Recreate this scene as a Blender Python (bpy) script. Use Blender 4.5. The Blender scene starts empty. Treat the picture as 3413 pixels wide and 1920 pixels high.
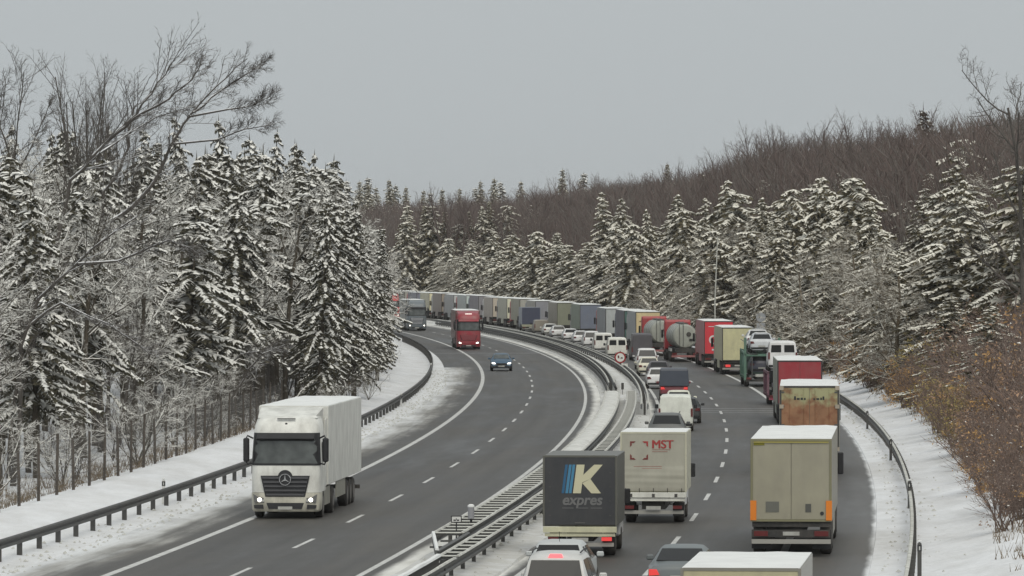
import bpy, bmesh, math, random
import numpy as np
from mathutils import Vector, Matrix

# ------------------------------------------------------------------ camera, sky, sun, exposure
sc = bpy.context.scene
FPX, CAMH, HORIZON = 19000.0, 9.4, 862.0          # focal length in 3413-px units, camera height, horizon row
cam_d = bpy.data.cameras.new('camera'); cam = bpy.data.objects.new('camera', cam_d)
sc.collection.objects.link(cam); sc.camera = cam
cam_d.sensor_width = 36.0; cam_d.lens = FPX / 3413.0 * 36.0
cam_d.clip_start = 1.0; cam_d.clip_end = 9000.0
cam.location = (0, 0, CAMH)
cam.rotation_euler = (math.radians(90) - math.atan((960 - HORIZON) / FPX), 0, 0)

SUN_EL, SUN_AZ = math.radians(52), math.radians(165)   # veiled sun high behind the camera
w = bpy.data.worlds.new('World'); sc.world = w; w.use_nodes = True
nt = w.node_tree; nt.nodes.clear()
sky = nt.nodes.new('ShaderNodeTexSky'); sky.sky_type = 'NISHITA'; sky.sun_disc = False
sky.sun_elevation = SUN_EL; sky.sun_rotation = SUN_AZ; sky.air_density = 1.0; sky.dust_density = 6.0; sky.ozone_density = 1.0
hs = nt.nodes.new('ShaderNodeHueSaturation'); hs.inputs['Saturation'].default_value = 0.25
mx = nt.nodes.new('ShaderNodeMix'); mx.data_type = 'RGBA'; mx.inputs[0].default_value = 0.86
mx.inputs[7].default_value = (5.42, 5.82, 6.0, 1)       # cloud deck
bg = nt.nodes.new('ShaderNodeBackground'); bg.inputs['Strength'].default_value = 0.1
out = nt.nodes.new('ShaderNodeOutputWorld')
nt.links.new(sky.outputs[0], hs.inputs['Color']); nt.links.new(hs.outputs[0], mx.inputs[6])
nt.links.new(mx.outputs[2], bg.inputs[0]); nt.links.new(bg.outputs[0], out.inputs[0])
sun_d = bpy.data.lights.new('sun', 'SUN'); sun_d.energy = 1.4; sun_d.angle = math.radians(45); sun_d.color = (1, .95, .83)
sun = bpy.data.objects.new('sun', sun_d); sc.collection.objects.link(sun)
sd = Vector((math.sin(SUN_AZ) * math.cos(SUN_EL), math.cos(SUN_AZ) * math.cos(SUN_EL), math.sin(SUN_EL)))
sun.rotation_euler = sd.to_track_quat('Z', 'Y').to_euler(); sun.location = (-60, -60, 80)
sc.view_settings.view_transform = 'Standard'; sc.view_settings.look = 'None'
sc.view_settings.exposure = 0.0; sc.view_settings.gamma = 1.0; sc.view_settings.use_curve_mapping = False
sc.render.engine = 'CYCLES'
sc.cycles.max_bounces = 5; sc.cycles.diffuse_bounces = 2; sc.cycles.glossy_bounces = 3; sc.cycles.transparent_max_bounces = 6
sc.cycles.use_denoising = True

rnd = random.Random(11); npr = np.random.RandomState(7)

# ------------------------------------------------------------------ road geometry
COEF = [18.94440777402476, -162.15713238254511, 129.17744689144587, -25.55811607495929]
def _p(y): return ((COEF[0] * y + COEF[1]) * y + COEF[2]) * y + COEF[3]
def _dp(y): return (3 * COEF[0] * y + 2 * COEF[1]) * y + COEF[2]
def XL(Y):                       # x of the lane line of the left carriageway at distance Y
    y = Y / 1000.0
    if y < .12: return _p(.12) + _dp(.12) * (y - .12)
    if y > 1.05: return _p(1.05) + _dp(1.05) * (y - 1.05)
    return _p(y)
def slope(Y): return (XL(Y + 1) - XL(Y - 1)) / 2.0
def S(Y): return FPX / Y         # pixels (3413 wide) per metre
def yaw(Y): return -math.atan(slope(Y))
def solveY(px, t, lo=110., hi=1300.):      # distance at which lane offset t shows at picture column px (far branch)
    best, by = 1e9, lo; Y = hi
    prev = None
    while Y > lo:
        e = 1706.5 + (XL(Y) + t) * S(Y) - px
        if prev is not None and prev * e <= 0: return Y
        prev = e
        if abs(e) < best: best, by = abs(e), Y
        Y -= 1.0
    return by

# ------------------------------------------------------------------ materials
MATS = {}
def mat(name, col, rough=.6, metal=0., var=0., vscale=3., spec=.5, emit=None, dirt=0., dirtcol=(.16, .14, .12), dscale=(1.2, 1.2, .6), coat=0.):
    if name in MATS: return MATS[name]
    m = bpy.data.materials.new(name); m.use_nodes = True; n = m.node_tree; b = n.nodes['Principled BSDF']
    b.inputs['Base Color'].default_value = (*col, 1); b.inputs['Roughness'].default_value = rough
    b.inputs['Metallic'].default_value = metal; b.inputs['Specular IOR Level'].default_value = spec
    b.inputs['Coat Weight'].default_value = coat
    if emit:
        b.inputs['Emission Color'].default_value = (*emit[0], 1); b.inputs['Emission Strength'].default_value = emit[1]
    last = None
    if var or dirt:
        tc = n.nodes.new('ShaderNodeTexCoord')
    if var:
        nz = n.nodes.new('ShaderNodeTexNoise'); nz.inputs['Scale'].default_value = vscale; nz.inputs['Detail'].default_value = 5
        n.links.new(tc.outputs['Object'], nz.inputs['Vector'])
        mr = n.nodes.new('ShaderNodeMapRange'); mr.inputs[1].default_value = .3; mr.inputs[2].default_value = .7
        mr.inputs[3].default_value = 1 - var; mr.inputs[4].default_value = 1 + var
        n.links.new(nz.outputs[0], mr.inputs[0])
        mm = n.nodes.new('ShaderNodeMix'); mm.data_type = 'RGBA'; mm.blend_type = 'MULTIPLY'; mm.inputs[0].default_value = 1
        mm.inputs[6].default_value = (*col, 1); n.links.new(mr.outputs[0], mm.inputs[7]); last = mm.outputs[2]
    if dirt:
        mp = n.nodes.new('ShaderNodeMapping'); mp.inputs['Scale'].default_value = dscale
        n.links.new(tc.outputs['Object'], mp.inputs[0])
        nz = n.nodes.new('ShaderNodeTexNoise'); nz.inputs['Scale'].default_value = 1.4; nz.inputs['Detail'].default_value = 8; nz.inputs['Roughness'].default_value = .65
        n.links.new(mp.outputs[0], nz.inputs['Vector'])
        mr = n.nodes.new('ShaderNodeMapRange'); mr.inputs[1].default_value = .38; mr.inputs[2].default_value = .72
        mr.inputs[3].default_value = 0; mr.inputs[4].default_value = dirt; n.links.new(nz.outputs[0], mr.inputs[0])
        mm = n.nodes.new('ShaderNodeMix'); mm.data_type = 'RGBA'; n.links.new(mr.outputs[0], mm.inputs[0])
        if last: n.links.new(last, mm.inputs[6])
        else: mm.inputs[6].default_value = (*col, 1)
        mm.inputs[7].default_value = (*dirtcol, 1); last = mm.outputs[2]
    if last: n.links.new(last, b.inputs['Base Color'])
    MATS[name] = m; return m

def srgb(r, g, b):
    f = lambda c: (c / 255 / 12.92) if c / 255 <= .04045 else ((c / 255 + .055) / 1.055) ** 2.4
    return (f(r), f(g), f(b))

def paint(r, g, b, dirty=.45):
    """vehicle paint from a colour as seen in the picture, brought to a base colour"""
    c = srgb(r, g, b); c = tuple(min(.82, x * 1.5) for x in c)
    return mat('paint_%d_%d_%d_%d' % (r, g, b, int(dirty * 100)), c, rough=.42, var=.05, vscale=1.3, dirt=dirty, dirtcol=(.2, .185, .16))

GLASS = mat('window_glass', (.028, .029, .030), rough=.12, spec=.3)
GLASSB = mat('windscreen_glass', (.075, .083, .08), rough=.1, spec=.7, var=.45, vscale=1.6)  # base colour lifted to stand in for reflections on the screen
BLACK = mat('black_plastic', (.018, .018, .02), rough=.6, var=.15)
TYRE = mat('tyre_rubber', (.025, .024, .023), rough=.85, dirt=.5)
RIM = mat('steel_rim', (.22, .21, .2), rough=.6, metal=.3, dirt=.5)
CHASSIS = mat('chassis_steel', (.035, .034, .033), rough=.75, dirt=.5)
REDLAMP = mat('red_lamp', (.13, .02, .02), rough=.3)
REDLIT = mat('red_lamp_lit', (.6, .03, .03), rough=.3, emit=((1, .10, .09), .45))
BRAKE = mat('brake_lamp_lit', (.8, .1, .1), rough=.3, emit=((1, .16, .18), 1.3))
HEAD = mat('head_lamp_lit', (.9, .9, .85), rough=.2, emit=((1, .95, .82), 4))
LAMP = mat('lamp_lens', (.5, .5, .48), rough=.15)
AMBER = mat('orange_reflector', srgb(225, 130, 40), rough=.5)
PLATE = mat('licence_plate', (.5, .5, .47), rough=.5, dirt=.6)
SNOW = mat('snow', (.83, .845, .87), rough=.75, var=.03, vscale=2)
SNOWB = mat('gritty_snow', (.60, .60, .56), rough=.85, var=.2, vscale=1.5, dirt=.6, dirtcol=(.3, .29, .26))
SNOWR = mat('roof_snow', (.80, .81, .80), rough=.8, var=.06, vscale=1.2)
GALV = mat('galvanised_steel', (.11, .112, .11), rough=.55, metal=.25, var=.2, vscale=2, dirt=.35)
GALVD = mat('weathered_steel', (.075, .075, .073), rough=.65, metal=.2, var=.2, vscale=2, dirt=.35)
WOODP = mat('fence_post_wood', (.085, .072, .06), rough=.9, var=.3)
WHITE = mat('white_marking', (.62, .62, .6), rough=.7, var=.12, vscale=2, dirt=.45, dirtcol=(.28, .27, .26), dscale=(2, .5, 1))

def add_snow_by_normal(name, bark, lo=.25, hi=.6, var=.25, snowcol=(.8, .81, .83), nscale=4.0, amount=1.0):
    """bark with fresh snow lying on every upward-facing side"""
    m = mat(name, bark, rough=.9, var=var, vscale=1.2); n = m.node_tree; b = n.nodes['Principled BSDF']
    src = b.inputs['Base Color'].links[0].from_socket
    g = n.nodes.new('ShaderNodeNewGeometry'); sp = n.nodes.new('ShaderNodeSeparateXYZ'); n.links.new(g.outputs['Normal'], sp.inputs[0])
    tc = n.nodes.new('ShaderNodeTexCoord')
    nz = n.nodes.new('ShaderNodeTexNoise'); nz.inputs['Scale'].default_value = nscale; n.links.new(tc.outputs['Object'], nz.inputs['Vector'])
    ad = n.nodes.new('ShaderNodeMath'); ad.operation = 'MULTIPLY_ADD'; ad.inputs[1].default_value = .9; n.links.new(nz.outputs[0], ad.inputs[0])
    sb = n.nodes.new('ShaderNodeMath'); sb.operation = 'SUBTRACT'; n.links.new(sp.outputs[2], sb.inputs[0]); sb.inputs[1].default_value = .45
    n.links.new(sb.outputs[0], ad.inputs[2])
    mr = n.nodes.new('ShaderNodeMapRange'); mr.inputs[1].default_value = lo; mr.inputs[2].default_value = hi; mr.inputs[4].default_value = amount
    n.links.new(ad.outputs[0], mr.inputs[0])
    mm = n.nodes.new('ShaderNodeMix'); mm.data_type = 'RGBA'; n.links.new(mr.outputs[0], mm.inputs[0])
    n.links.new(src, mm.inputs[6]); mm.inputs[7].default_value = (*snowcol, 1); n.links.new(mm.outputs[2], b.inputs['Base Color'])
    return m
BARK_SNOW = add_snow_by_normal('bark_with_snow', (.064, .052, .037), lo=.16, hi=.52, snowcol=(.82, .81, .77))
BARK_LIGHT = add_snow_by_normal('bark_light_snow', (.075, .066, .058), lo=.45, hi=.8)
BARK = mat('bare_bark', (.085, .075, .066), rough=.9, var=.25, vscale=1.5)
BARK_GREY = mat('bare_bark_grey', (.135, .118, .105), rough=.9, var=.3, vscale=.3)
BARK_BROWN = mat('bare_bark_reddish', (.112, .083, .074), rough=.9, var=.3, vscale=.3)
NEEDLE = mat('spruce_needles', (.074, .067, .043), rough=.85, var=.5, vscale=.9)
NEEDLE_W = mat('spruce_needles_light', (.140, .118, .068), rough=.85, var=.5, vscale=.9)
NEEDLE_B = mat('spruce_cones_brown', (.075, .05, .036), rough=.9, var=.4)
TSNOW = mat('tree_snow', (.83, .82, .78), rough=.8, var=.06, vscale=3)
TSNOW_W = mat('tree_snow_warm', (.86, .83, .74), rough=.8, var=.08, vscale=3)

# ------------------------------------------------------------------ mesh helpers
C = sc.collection
class MB:
    def __init__(s): s.v = []; s.f = []; s.m = []
    def poly(s, pts, mi=0):
        i = len(s.v); s.v += [tuple(p) for p in pts]; s.f.append(tuple(range(i, i + len(pts)))); s.m.append(mi); return s
    def box(s, x0, x1, y0, y1, z0, z1, mi=0):
        i = len(s.v)
        s.v += [(x0, y0, z0), (x1, y0, z0), (x1, y1, z0), (x0, y1, z0), (x0, y0, z1), (x1, y0, z1), (x1, y1, z1), (x0, y1, z1)]
        for q in ((0, 3, 2, 1), (4, 5, 6, 7), (0, 1, 5, 4), (1, 2, 6, 5), (2, 3, 7, 6), (3, 0, 4, 7)):
            s.f.append(tuple(i + k for k in q)); s.m.append(mi)
        return s
    def loft(s, rings, mi=0, cap=True, closed=True):
        n = len(rings[0]); i = len(s.v)
        for r in rings: s.v += [tuple(p) for p in r]
        for a in range(len(rings) - 1):
            for k in range(n if closed else n - 1):
                k2 = (k + 1) % n
                s.f.append((i + a * n + k, i + a * n + k2, i + (a + 1) * n + k2, i + (a + 1) * n + k)); s.m.append(mi)
        if cap and closed:
            s.f.append(tuple(i + k for k in reversed(range(n)))); s.m.append(mi)
            e = i + (len(rings) - 1) * n; s.f.append(tuple(e + k for k in range(n))); s.m.append(mi)
        return s
    def tube(s, pts, rad, n=6, mi=0, cap=True):
        pts = [Vector(p) for p in pts]; rings = []
        if not hasattr(rad, '__len__'): rad = [rad] * len(pts)
        for k, p in enumerate(pts):
            d = (pts[min(k + 1, len(pts) - 1)] - pts[max(k - 1, 0)]).normalized()
            a = d.cross(Vector((0, 0, 1)))
            if a.length < 1e-3: a = Vector((1, 0, 0))
            a.normalize(); b = a.cross(d).normalized()
            rings.append([p + (a * math.cos(2 * math.pi * j / n + .5) + b * math.sin(2 * math.pi * j / n + .5)) * rad[k] for j in range(n)])
        return s.loft(rings, mi, cap)
    def prism(s, yz, x0, x1, mi=0):      # side outline extruded across the width
        return s.loft([[(x0, y, z) for y, z in yz], [(x1, y, z) for y, z in yz]], mi)
    def frontprism(s, xz, y0, y1, mi=0):
        return s.loft([[(x, y0, z) for x, z in xz], [(x, y1, z) for x, z in xz]], mi)
    def disc(s, cx, cy, cz, r, y1, n=20, mi=0):   # round plate facing along y, thickness to y1
        return s.frontprism([(cx + r * math.cos(2 * math.pi * k / n), cz + r * math.sin(2 * math.pi * k / n)) for k in range(n)], cy, y1, mi)
    def mesh(s, name, mats, smooth=False, bevel=0., seg=1, fix=True):
        me = bpy.data.meshes.new(name); me.from_pydata(s.v, [], s.f)
        for m in (mats if isinstance(mats, (list, tuple)) else [mats]): me.materials.append(m)
        if any(s.m): me.polygons.foreach_set('material_index', s.m)
        if fix or bevel:
            bm = bmesh.new(); bm.from_mesh(me)
            if bevel: bmesh.ops.bevel(bm, geom=bm.edges[:], offset=bevel, segments=seg, affect='EDGES', profile=.5)
            bmesh.ops.recalc_face_normals(bm, faces=bm.faces[:]); bm.to_mesh(me); bm.free()
        if smooth:
            me.polygons.foreach_set('use_smooth', [True] * len(me.polygons)); me.set_sharp_from_angle(angle=math.radians(38))
        me.update(); return me
    def build(s, name, mats, parent=None, **k):
        return link(name, s.mesh(name, mats, **k), parent)

def link(name, data, parent=None, loc=None, rz=0):
    o = bpy.data.objects.new(name, data); C.objects.link(o)
    if parent: o.parent = parent
    if loc: o.location = loc
    if rz: o.rotation_euler = (0, 0, rz)
    return o
def tag(o, label, cat, group=None):
    o['label'] = label; o['category'] = cat
    if group: o['group'] = group
    return o
def struct(o): o['kind'] = 'structure'; return o
def stuff(o): o['kind'] = 'stuff'; return o
def thing(name, label, cat, loc, rz=0, group=None):
    o = link(name, None, None, loc, rz); o.empty_display_size = .3
    return tag(o, label, cat, group)
def copy_tree(o, parent=None):
    c = o.copy(); C.objects.link(c); c.parent = parent
    for ch in o.children: copy_tree(ch, c)
    return c
def soup(name, groups, parent=None, smooth=False):
    """triangle soups [(tris Nx3x3, material), ...] joined as one mesh"""
    groups = [(np.asarray(t, dtype=np.float32).reshape(-1, 3, 3), m) for t, m in groups]
    v = np.concatenate([t.reshape(-1, 3) for t, _ in groups]); n = len(v) // 3
    me = bpy.data.meshes.new(name); me.vertices.add(len(v)); me.vertices.foreach_set('co', v.ravel())
    me.loops.add(n * 3); me.loops.foreach_set('vertex_index', np.arange(n * 3, dtype=np.int32))
    me.polygons.add(n); me.polygons.foreach_set('loop_start', np.arange(0, n * 3, 3, dtype=np.int32))
    me.polygons.foreach_set('material_index', np.concatenate([np.full(len(t), i, dtype=np.int32) for i, (t, _) in enumerate(groups)]))
    for _, m in groups: me.materials.append(m)
    me.update(calc_edges=True); me.validate()
    return me if parent is False else link(name, me, parent)
def lettering(parent, txt, x, y, z, size, m, bold=0., shear=0., name='lettering', flip=False, spacing=1.0, align='CENTER'):
    c = bpy.data.curves.new(name, 'FONT'); c.body = txt; c.size = size; c.align_x = align; c.align_y = 'CENTER'
    c.offset = bold; c.shear = shear; c.extrude = .004; c.space_character = spacing; c.materials.append(m)
    tmp = bpy.data.objects.new('tmp', c); C.objects.link(tmp); bpy.context.view_layer.update()
    me = bpy.data.meshes.new_from_object(tmp.evaluated_get(bpy.context.evaluated_depsgraph_get())); bpy.data.objects.remove(tmp); me.name = name
    if not me.materials: me.materials.append(m)
    o = link(name, me, parent, (x, y, z)); o.rotation_euler = (math.pi / 2, 0, math.pi if flip else 0)
    return o

# ------------------------------------------------------------------ ground, carriageways, markings
def road_material():
    m = bpy.data.materials.new('asphalt'); m.use_nodes = True; n = m.node_tree; b = n.nodes['Principled BSDF']
    uv = n.nodes.new('ShaderNodeUVMap'); uv.uv_map = 'lane'
    sp = n.nodes.new('ShaderNodeSeparateXYZ'); n.links.new(uv.outputs[0], sp.inputs[0]); U, V = sp.outputs[0], sp.outputs[1]
    def math_(op, a, bb=None, c=None):
        q = n.nodes.new('ShaderNodeMath'); q.operation = op
        for i, x in enumerate((a, bb, c)):
            if x is None: continue
            if isinstance(x, (int, float)): q.inputs[i].default_value = x
            else: n.links.new(x, q.inputs[i])
        return q.outputs[0]
    def noise(sx, sy, scale, det=6, rough=.6):
        mp = n.nodes.new('ShaderNodeMapping'); mp.inputs['Scale'].default_value = (sx, sy, 1); n.links.new(uv.outputs[0], mp.inputs[0])
        z = n.nodes.new('ShaderNodeTexNoise'); z.inputs['Scale'].default_value = scale; z.inputs['Detail'].default_value = det; z.inputs['Roughness'].default_value = rough
        n.links.new(mp.outputs[0], z.inputs['Vector']); return z.outputs[0]
    def rng(x, a, bb, c=0., d=1., smooth=True):
        q = n.nodes.new('ShaderNodeMapRange'); q.interpolation_type = 'SMOOTHSTEP' if smooth else 'LINEAR'
        for i, k in enumerate((a, bb, c, d)): q.inputs[1 + i].default_value = k
        n.links.new(x, q.inputs[0]); return q.outputs[0]
    def mixc(f, a, bb):
        q = n.nodes.new('ShaderNodeMix'); q.data_type = 'RGBA'
        for i, x in ((0, f), (6, a), (7, bb)):
            if isinstance(x, tuple): q.inputs[i].default_value = (*x, 1)
            else: n.links.new(x, q.inputs[i])
        return q.outputs[2]
    streak = noise(1.4, .022, 1.0, 7); patch = noise(.25, .03, 1.0, 4); grain = noise(1, 1, 9, 3); blot = noise(.5, .12, 1., 6)
    # wheel tracks: two polished bands per lane
    tr = math_('COSINE', math_('MULTIPLY', math_('ADD', U, -1.875), 2 * math.pi / 1.875))
    v1 = math_('ADD', math_('MULTIPLY', rng(streak, .3, .7, -.5, .5, False), .40), math_('MULTIPLY', rng(patch, .3, .7, -.5, .5, False), .28))
    v1 = math_('ADD', v1, math_('MULTIPLY', rng(grain, .3, .7, -.5, .5, False), .10))
    cross = noise(.12, 1.3, 1.0, 5)
    v1 = math_('ADD', v1, math_('MULTIPLY', rng(cross, .3, .7, -.5, .5, False), .16))
    v1 = math_('ADD', v1, math_('MULTIPLY', tr, .06))
    bright = math_('ADD', v1, 1.0)
    base = mixc(rng(patch, .42, .62), (.0635, .0590, .0535), (.082, .0765, .0690))
    q = n.nodes.new('ShaderNodeMix'); q.data_type = 'RGBA'; q.blend_type = 'MULTIPLY'; q.inputs[0].default_value = 1
    n.links.new(base, q.inputs[6]); n.links.new(bright, q.inputs[7]); base = q.outputs[2]
    # slush and snow towards the edges
    wob = math_('MULTIPLY', math_('SUBTRACT', noise(.7, .05, 1., 6, .62), .5), 3.0)
    wob2 = math_('MULTIPLY', math_('SUBTRACT', noise(2.5, .25, 1., 6, .62), .5), 1.0)
    ul = math_('ADD', math_('ADD', U, wob), wob2)
    left = math_('MULTIPLY', rng(ul, -4.3, -6.0), math_('LESS_THAN', V, 492.0))
    solid = math_('MULTIPLY', rng(ul, -5.2, -7.0), math_('LESS_THAN', V, 492.0))
    wob3 = math_('MULTIPLY', math_('SUBTRACT', noise(1.5, .15, 1., 5), .5), .5)
    um = math_('ADD', U, wob3)
    med = math_('MULTIPLY', rng(um, 4.05, 4.5), math_('LESS_THAN', U, 6.0))
    med2 = math_('MULTIPLY', rng(um, 8.25, 7.85), math_('GREATER_THAN', U, 6.0))
    sh = math_('MULTIPLY', rng(um, 18.6, 18.9), math_('GREATER_THAN', U, 15.0))
    # film of frozen spray on the hard shoulder of the right carriageway
    film = math_('MULTIPLY', rng(um, 16.6, 18.9), .12)
    slush = mixc(rng(blot, .35, .65), (.27, .255, .225), (.50, .49, .46))
    base = mixc(film, base, (.45, .45, .45))
    base = mixc(math_('MULTIPLY', left, rng(streak, .30, .62, .25, 1.)), base, slush)
    base = mixc(math_('MAXIMUM', med, med2), base, mixc(rng(blot, .3, .6), (.60, .59, .54), (.80, .79, .75)))
    base = mixc(math_('MAXIMUM', math_('MULTIPLY', solid, rng(blot, .25, .55, .45, 1.)), sh), base, (.78, .79, .80))
    n.links.new(base, b.inputs['Base Color'])
    b.inputs['Roughness'].default_value = .55; b.inputs['Specular IOR Level'].default_value = .35
    n.links.new(rng(patch, .3, .7, .42, .66, False), b.inputs['Roughness'])
    bp = n.nodes.new('ShaderNodeBump'); bp.inputs['Strength'].default_value = .35; bp.inputs['Distance'].default_value = .05
    n.links.new(grain, bp.inputs['Height']); n.links.new(bp.outputs[0], b.inputs['Normal'])
    return m
ASPHALT = road_material()

def snow_ground_material():
    m = mat('snow_ground', (.80, .81, .83), rough=.8, var=.05, vscale=.35, dirt=.35, dirtcol=(.36, .34, .30), dscale=(.5, .12, .5))
    n = m.node_tree; b = n.nodes['Principled BSDF']; tc = n.nodes.new('ShaderNodeTexCoord')
    z = n.nodes.new('ShaderNodeTexNoise'); z.inputs['Scale'].default_value = 1.6; z.inputs['Detail'].default_value = 8
    n.links.new(tc.outputs['Object'], z.inputs['Vector'])
    bp = n.nodes.new('ShaderNodeBump'); bp.inputs['Strength'].default_value = .6; bp.inputs['Distance'].default_value = .25
    n.links.new(z.outputs[0], bp.inputs['Height']); n.links.new(bp.outputs[0], b.inputs['Normal'])
    # salt-grey, gritty snow where ploughs and spray reach: the central reserve and the kerbside strips
    uv = n.nodes.new('ShaderNodeUVMap'); uv.uv_map = 'lane'; sp = n.nodes.new('ShaderNodeSeparateXYZ'); n.links.new(uv.outputs[0], sp.inputs[0])
    def rg(a, c, d, e):
        q = n.nodes.new('ShaderNodeMapRange'); q.interpolation_type = 'SMOOTHSTEP'; n.links.new(a, q.inputs[0])
        q.inputs[1].default_value, q.inputs[2].default_value, q.inputs[3].default_value, q.inputs[4].default_value = c, d, e[0], e[1]; return q.outputs[0]
    def mt(op, a, c):
        q = n.nodes.new('ShaderNodeMath'); q.operation = op
        for i, x in enumerate((a, c)):
            if isinstance(x, (int, float)): q.inputs[i].default_value = x
            else: n.links.new(x, q.inputs[i])
        return q.outputs[0]
    U = sp.outputs[0]
    med = mt('MULTIPLY', rg(U, -6.0, -5.0, (0, 1)), rg(U, 9.0, 8.0, (0, 1)))
    z2 = n.nodes.new('ShaderNodeTexNoise'); z2.inputs['Scale'].default_value = .9; z2.inputs['Detail'].default_value = 9; z2.inputs['Roughness'].default_value = .7
    n.links.new(tc.outputs['Object'], z2.inputs['Vector'])
    edge = mt('MULTIPLY', mt('MULTIPLY', rg(U, -9.2, -7.4, (0, .5)), rg(U, 20.2, 18.8, (0, .5))), rg(z2.outputs[0], .4, .62, (0, 1)))
    f = mt('MAXIMUM', mt('MULTIPLY', med, rg(z2.outputs[0], .3, .6, (.1, .6))), mt('MULTIPLY', edge, .45))
    src = b.inputs['Base Color'].links[0].from_socket
    q = n.nodes.new('ShaderNodeMix'); q.data_type = 'RGBA'; n.links.new(f, q.inputs[0]); n.links.new(src, q.inputs[6]); q.inputs[7].default_value = (.46, .445, .385, 1)
    n.links.new(q.outputs[2], b.inputs['Base Color']); return m
GSNOW = snow_ground_material()

def nz(x, y, k=1.0):
    return (math.sin(x * 1.7 * k + 1.3 * math.sin(y * .9 * k)) + math.sin(y * 1.3 * k + 2.1 + 1.1 * math.sin(x * .8 * k)) + math.sin((x + y) * 2.9 * k + .7)) / 3
def sstep(a, b, x):
    x = min(1, max(0, (x - a) / (b - a))); return x * x * (3 - 2 * x)
def terrain(t, Y):
    bump = nz(t, Y * .35) * .05
    if t < -6.8:
        d = -t
        z = .02 + .10 * sstep(6.9, 8.6, d) + bump * sstep(7, 9, d) + .35 * sstep(9, 12, d) - .35 * sstep(12, 14, d)
        z += 3.2 * sstep(14, 42, d) + 5 * sstep(40, 200, d) + nz(t * .2, Y * .05) * .5 * sstep(13, 24, d)
        return z
    if t < 4.7: return -.15
    if t < 7.9: return .02 + .16 * (1 - abs((t - 6.6) / 1.9)) + bump * .8
    if t < 18.8: return -.15
    d = t - 18.8
    z = .03 + .10 * sstep(0, 1.2, d) + bump * sstep(.3, 2, d) + .3 * sstep(1.5, 4, d) + 1.4 * sstep(3, 9, d) + 3.6 * sstep(6, 30, d) + 7 * sstep(25, 160, d)
    return z + nz(t * .2, Y * .05) * .5 * sstep(4, 14, d)
def gz(X, Y): return terrain(X - XL(Y), Y)

YS = [-3000, -600, -200, -60, 0, 60, 100] + list(np.arange(120, 520, 3.0)) + list(np.arange(520, 1300, 12.0)) + [1300, 1500, 1800, 2500, 4000, 8000]
TS = [-3500, -1200, -400, -200, -120, -80, -60, -48, -40, -34, -29, -25, -21, -18, -16, -14.5, -13.5, -12.8, -12, -11.3, -10.6, -10, -9.4, -8.8, -8.3, -7.8, -7.3, -6.9, -6.7,
      4.6, 4.75, 5.1, 5.5, 6, 6.5, 7, 7.5, 7.85, 7.95, 18.75, 18.85, 19.1, 19.5, 20, 20.5, 21, 21.5, 22, 22.6, 23.2, 24, 25, 26.5, 28, 30, 33, 37, 42, 50, 60, 75, 95, 120, 160, 220, 400, 1200, 3500]
g = MB()
for Y in YS:
    for t in TS: g.v.append((XL(Y) + t, Y, terrain(t, Y)))
nT = len(TS)
for a in range(len(YS) - 1):
    for b_ in range(nT - 1):
        i = a * nT + b_; g.f.append((i, i + 1, i + nT + 1, i + nT)); g.m.append(0)
gme = g.mesh('ground', GSNOW, smooth=True, fix=False); uvl = gme.uv_layers.new(name='lane')
lv = np.empty(len(gme.loops), dtype=np.int32); gme.loops.foreach_get('vertex_index', lv)
uvs = np.array([(t, Y) for Y in YS for t in TS], dtype=np.float32)[lv]; uvl.data.foreach_set('uv', uvs.ravel())
struct(link('ground', gme))

def lane_sheet(name, ts, z, ys, m, parent=None):
    me = bpy.data.meshes.new(name); v = []; f = []; uvv = []
    for Y in ys:
        for t in ts: v.append((XL(Y) + t, Y, z)); uvv.append((t, Y))
    k = len(ts)
    for a in range(len(ys) - 1):
        for b_ in range(k - 1):
            i = a * k + b_; f.append((i, i + 1, i + k + 1, i + k))
    me.from_pydata(v, [], f); me.materials.append(m)
    uvl = me.uv_layers.new(name='lane')
    for lp in me.loops: uvl.data[lp.index].uv = uvv[lp.vertex_index]
    me.update(); return link(name, me, parent)
RY = [-600, -60, 0, 60, 100] + list(np.arange(120, 1300, 8.0)) + [1300, 1500, 2000]
road_l = struct(lane_sheet('left_carriageway', [-7.2, -5, -3.75, 0, 3.75, 4.8], 0.0, RY, ASPHALT))
road_r = struct(lane_sheet('right_carriageway', [7.7, 9, 12.2, 16, 18, 19.0], 0.0, RY, ASPHALT))

def strip(name, t0, t1, y0, y1, z, m, parent, step=6.0):
    n = max(2, int(abs(y1 - y0) / step) + 1)
    return lane_sheet(name, [t0, t1], z, list(np.linspace(y0, y1, n)), m, parent)
strip('edge_line', -3.9, -3.63, 60, 1250, .004, WHITE, road_l)
strip('edge_line', 3.65, 3.85, 60, 1250, .004, WHITE, road_l)
strip('edge_line', 8.35, 8.55, 60, 1250, .004, WHITE, road_r)
strip('edge_line', 15.85, 16.1, 60, 1250, .004, WHITE, road_r)
Y0 = FPX * CAMH / (1729 - 862)      # a dash seen at that row of the photograph
for k in range(-6, 40):
    yc = Y0 + k * 17.9
    if yc < 90: continue
    strip('lane_dash', -.075, .075, yc - 3.1, yc + 3.1, .004, WHITE, road_l, 3.1)
Y0 = FPX * CAMH / (1724 - 862)
for k in range(-6, 40):
    yc = Y0 + k * 17.6
    if yc < 90: continue
    strip('lane_dash', 12.12, 12.28, yc - 3.1, yc + 3.1, .004, WHITE, road_r, 3.1)
JOINT = mat('expansion_joint', (.30, .30, .30), rough=.6, var=.3)
for yj in (565, 567.2): strip('expansion_joint', -7.0, 4.4, yj - .35, yj + .35, .006, JOINT, road_l, 1)
for yj in (348.5, 352.5, 357): strip('expansion_joint', 8.3, 18.6, yj - .3, yj + .3, .006, JOINT, road_r, 1)

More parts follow.
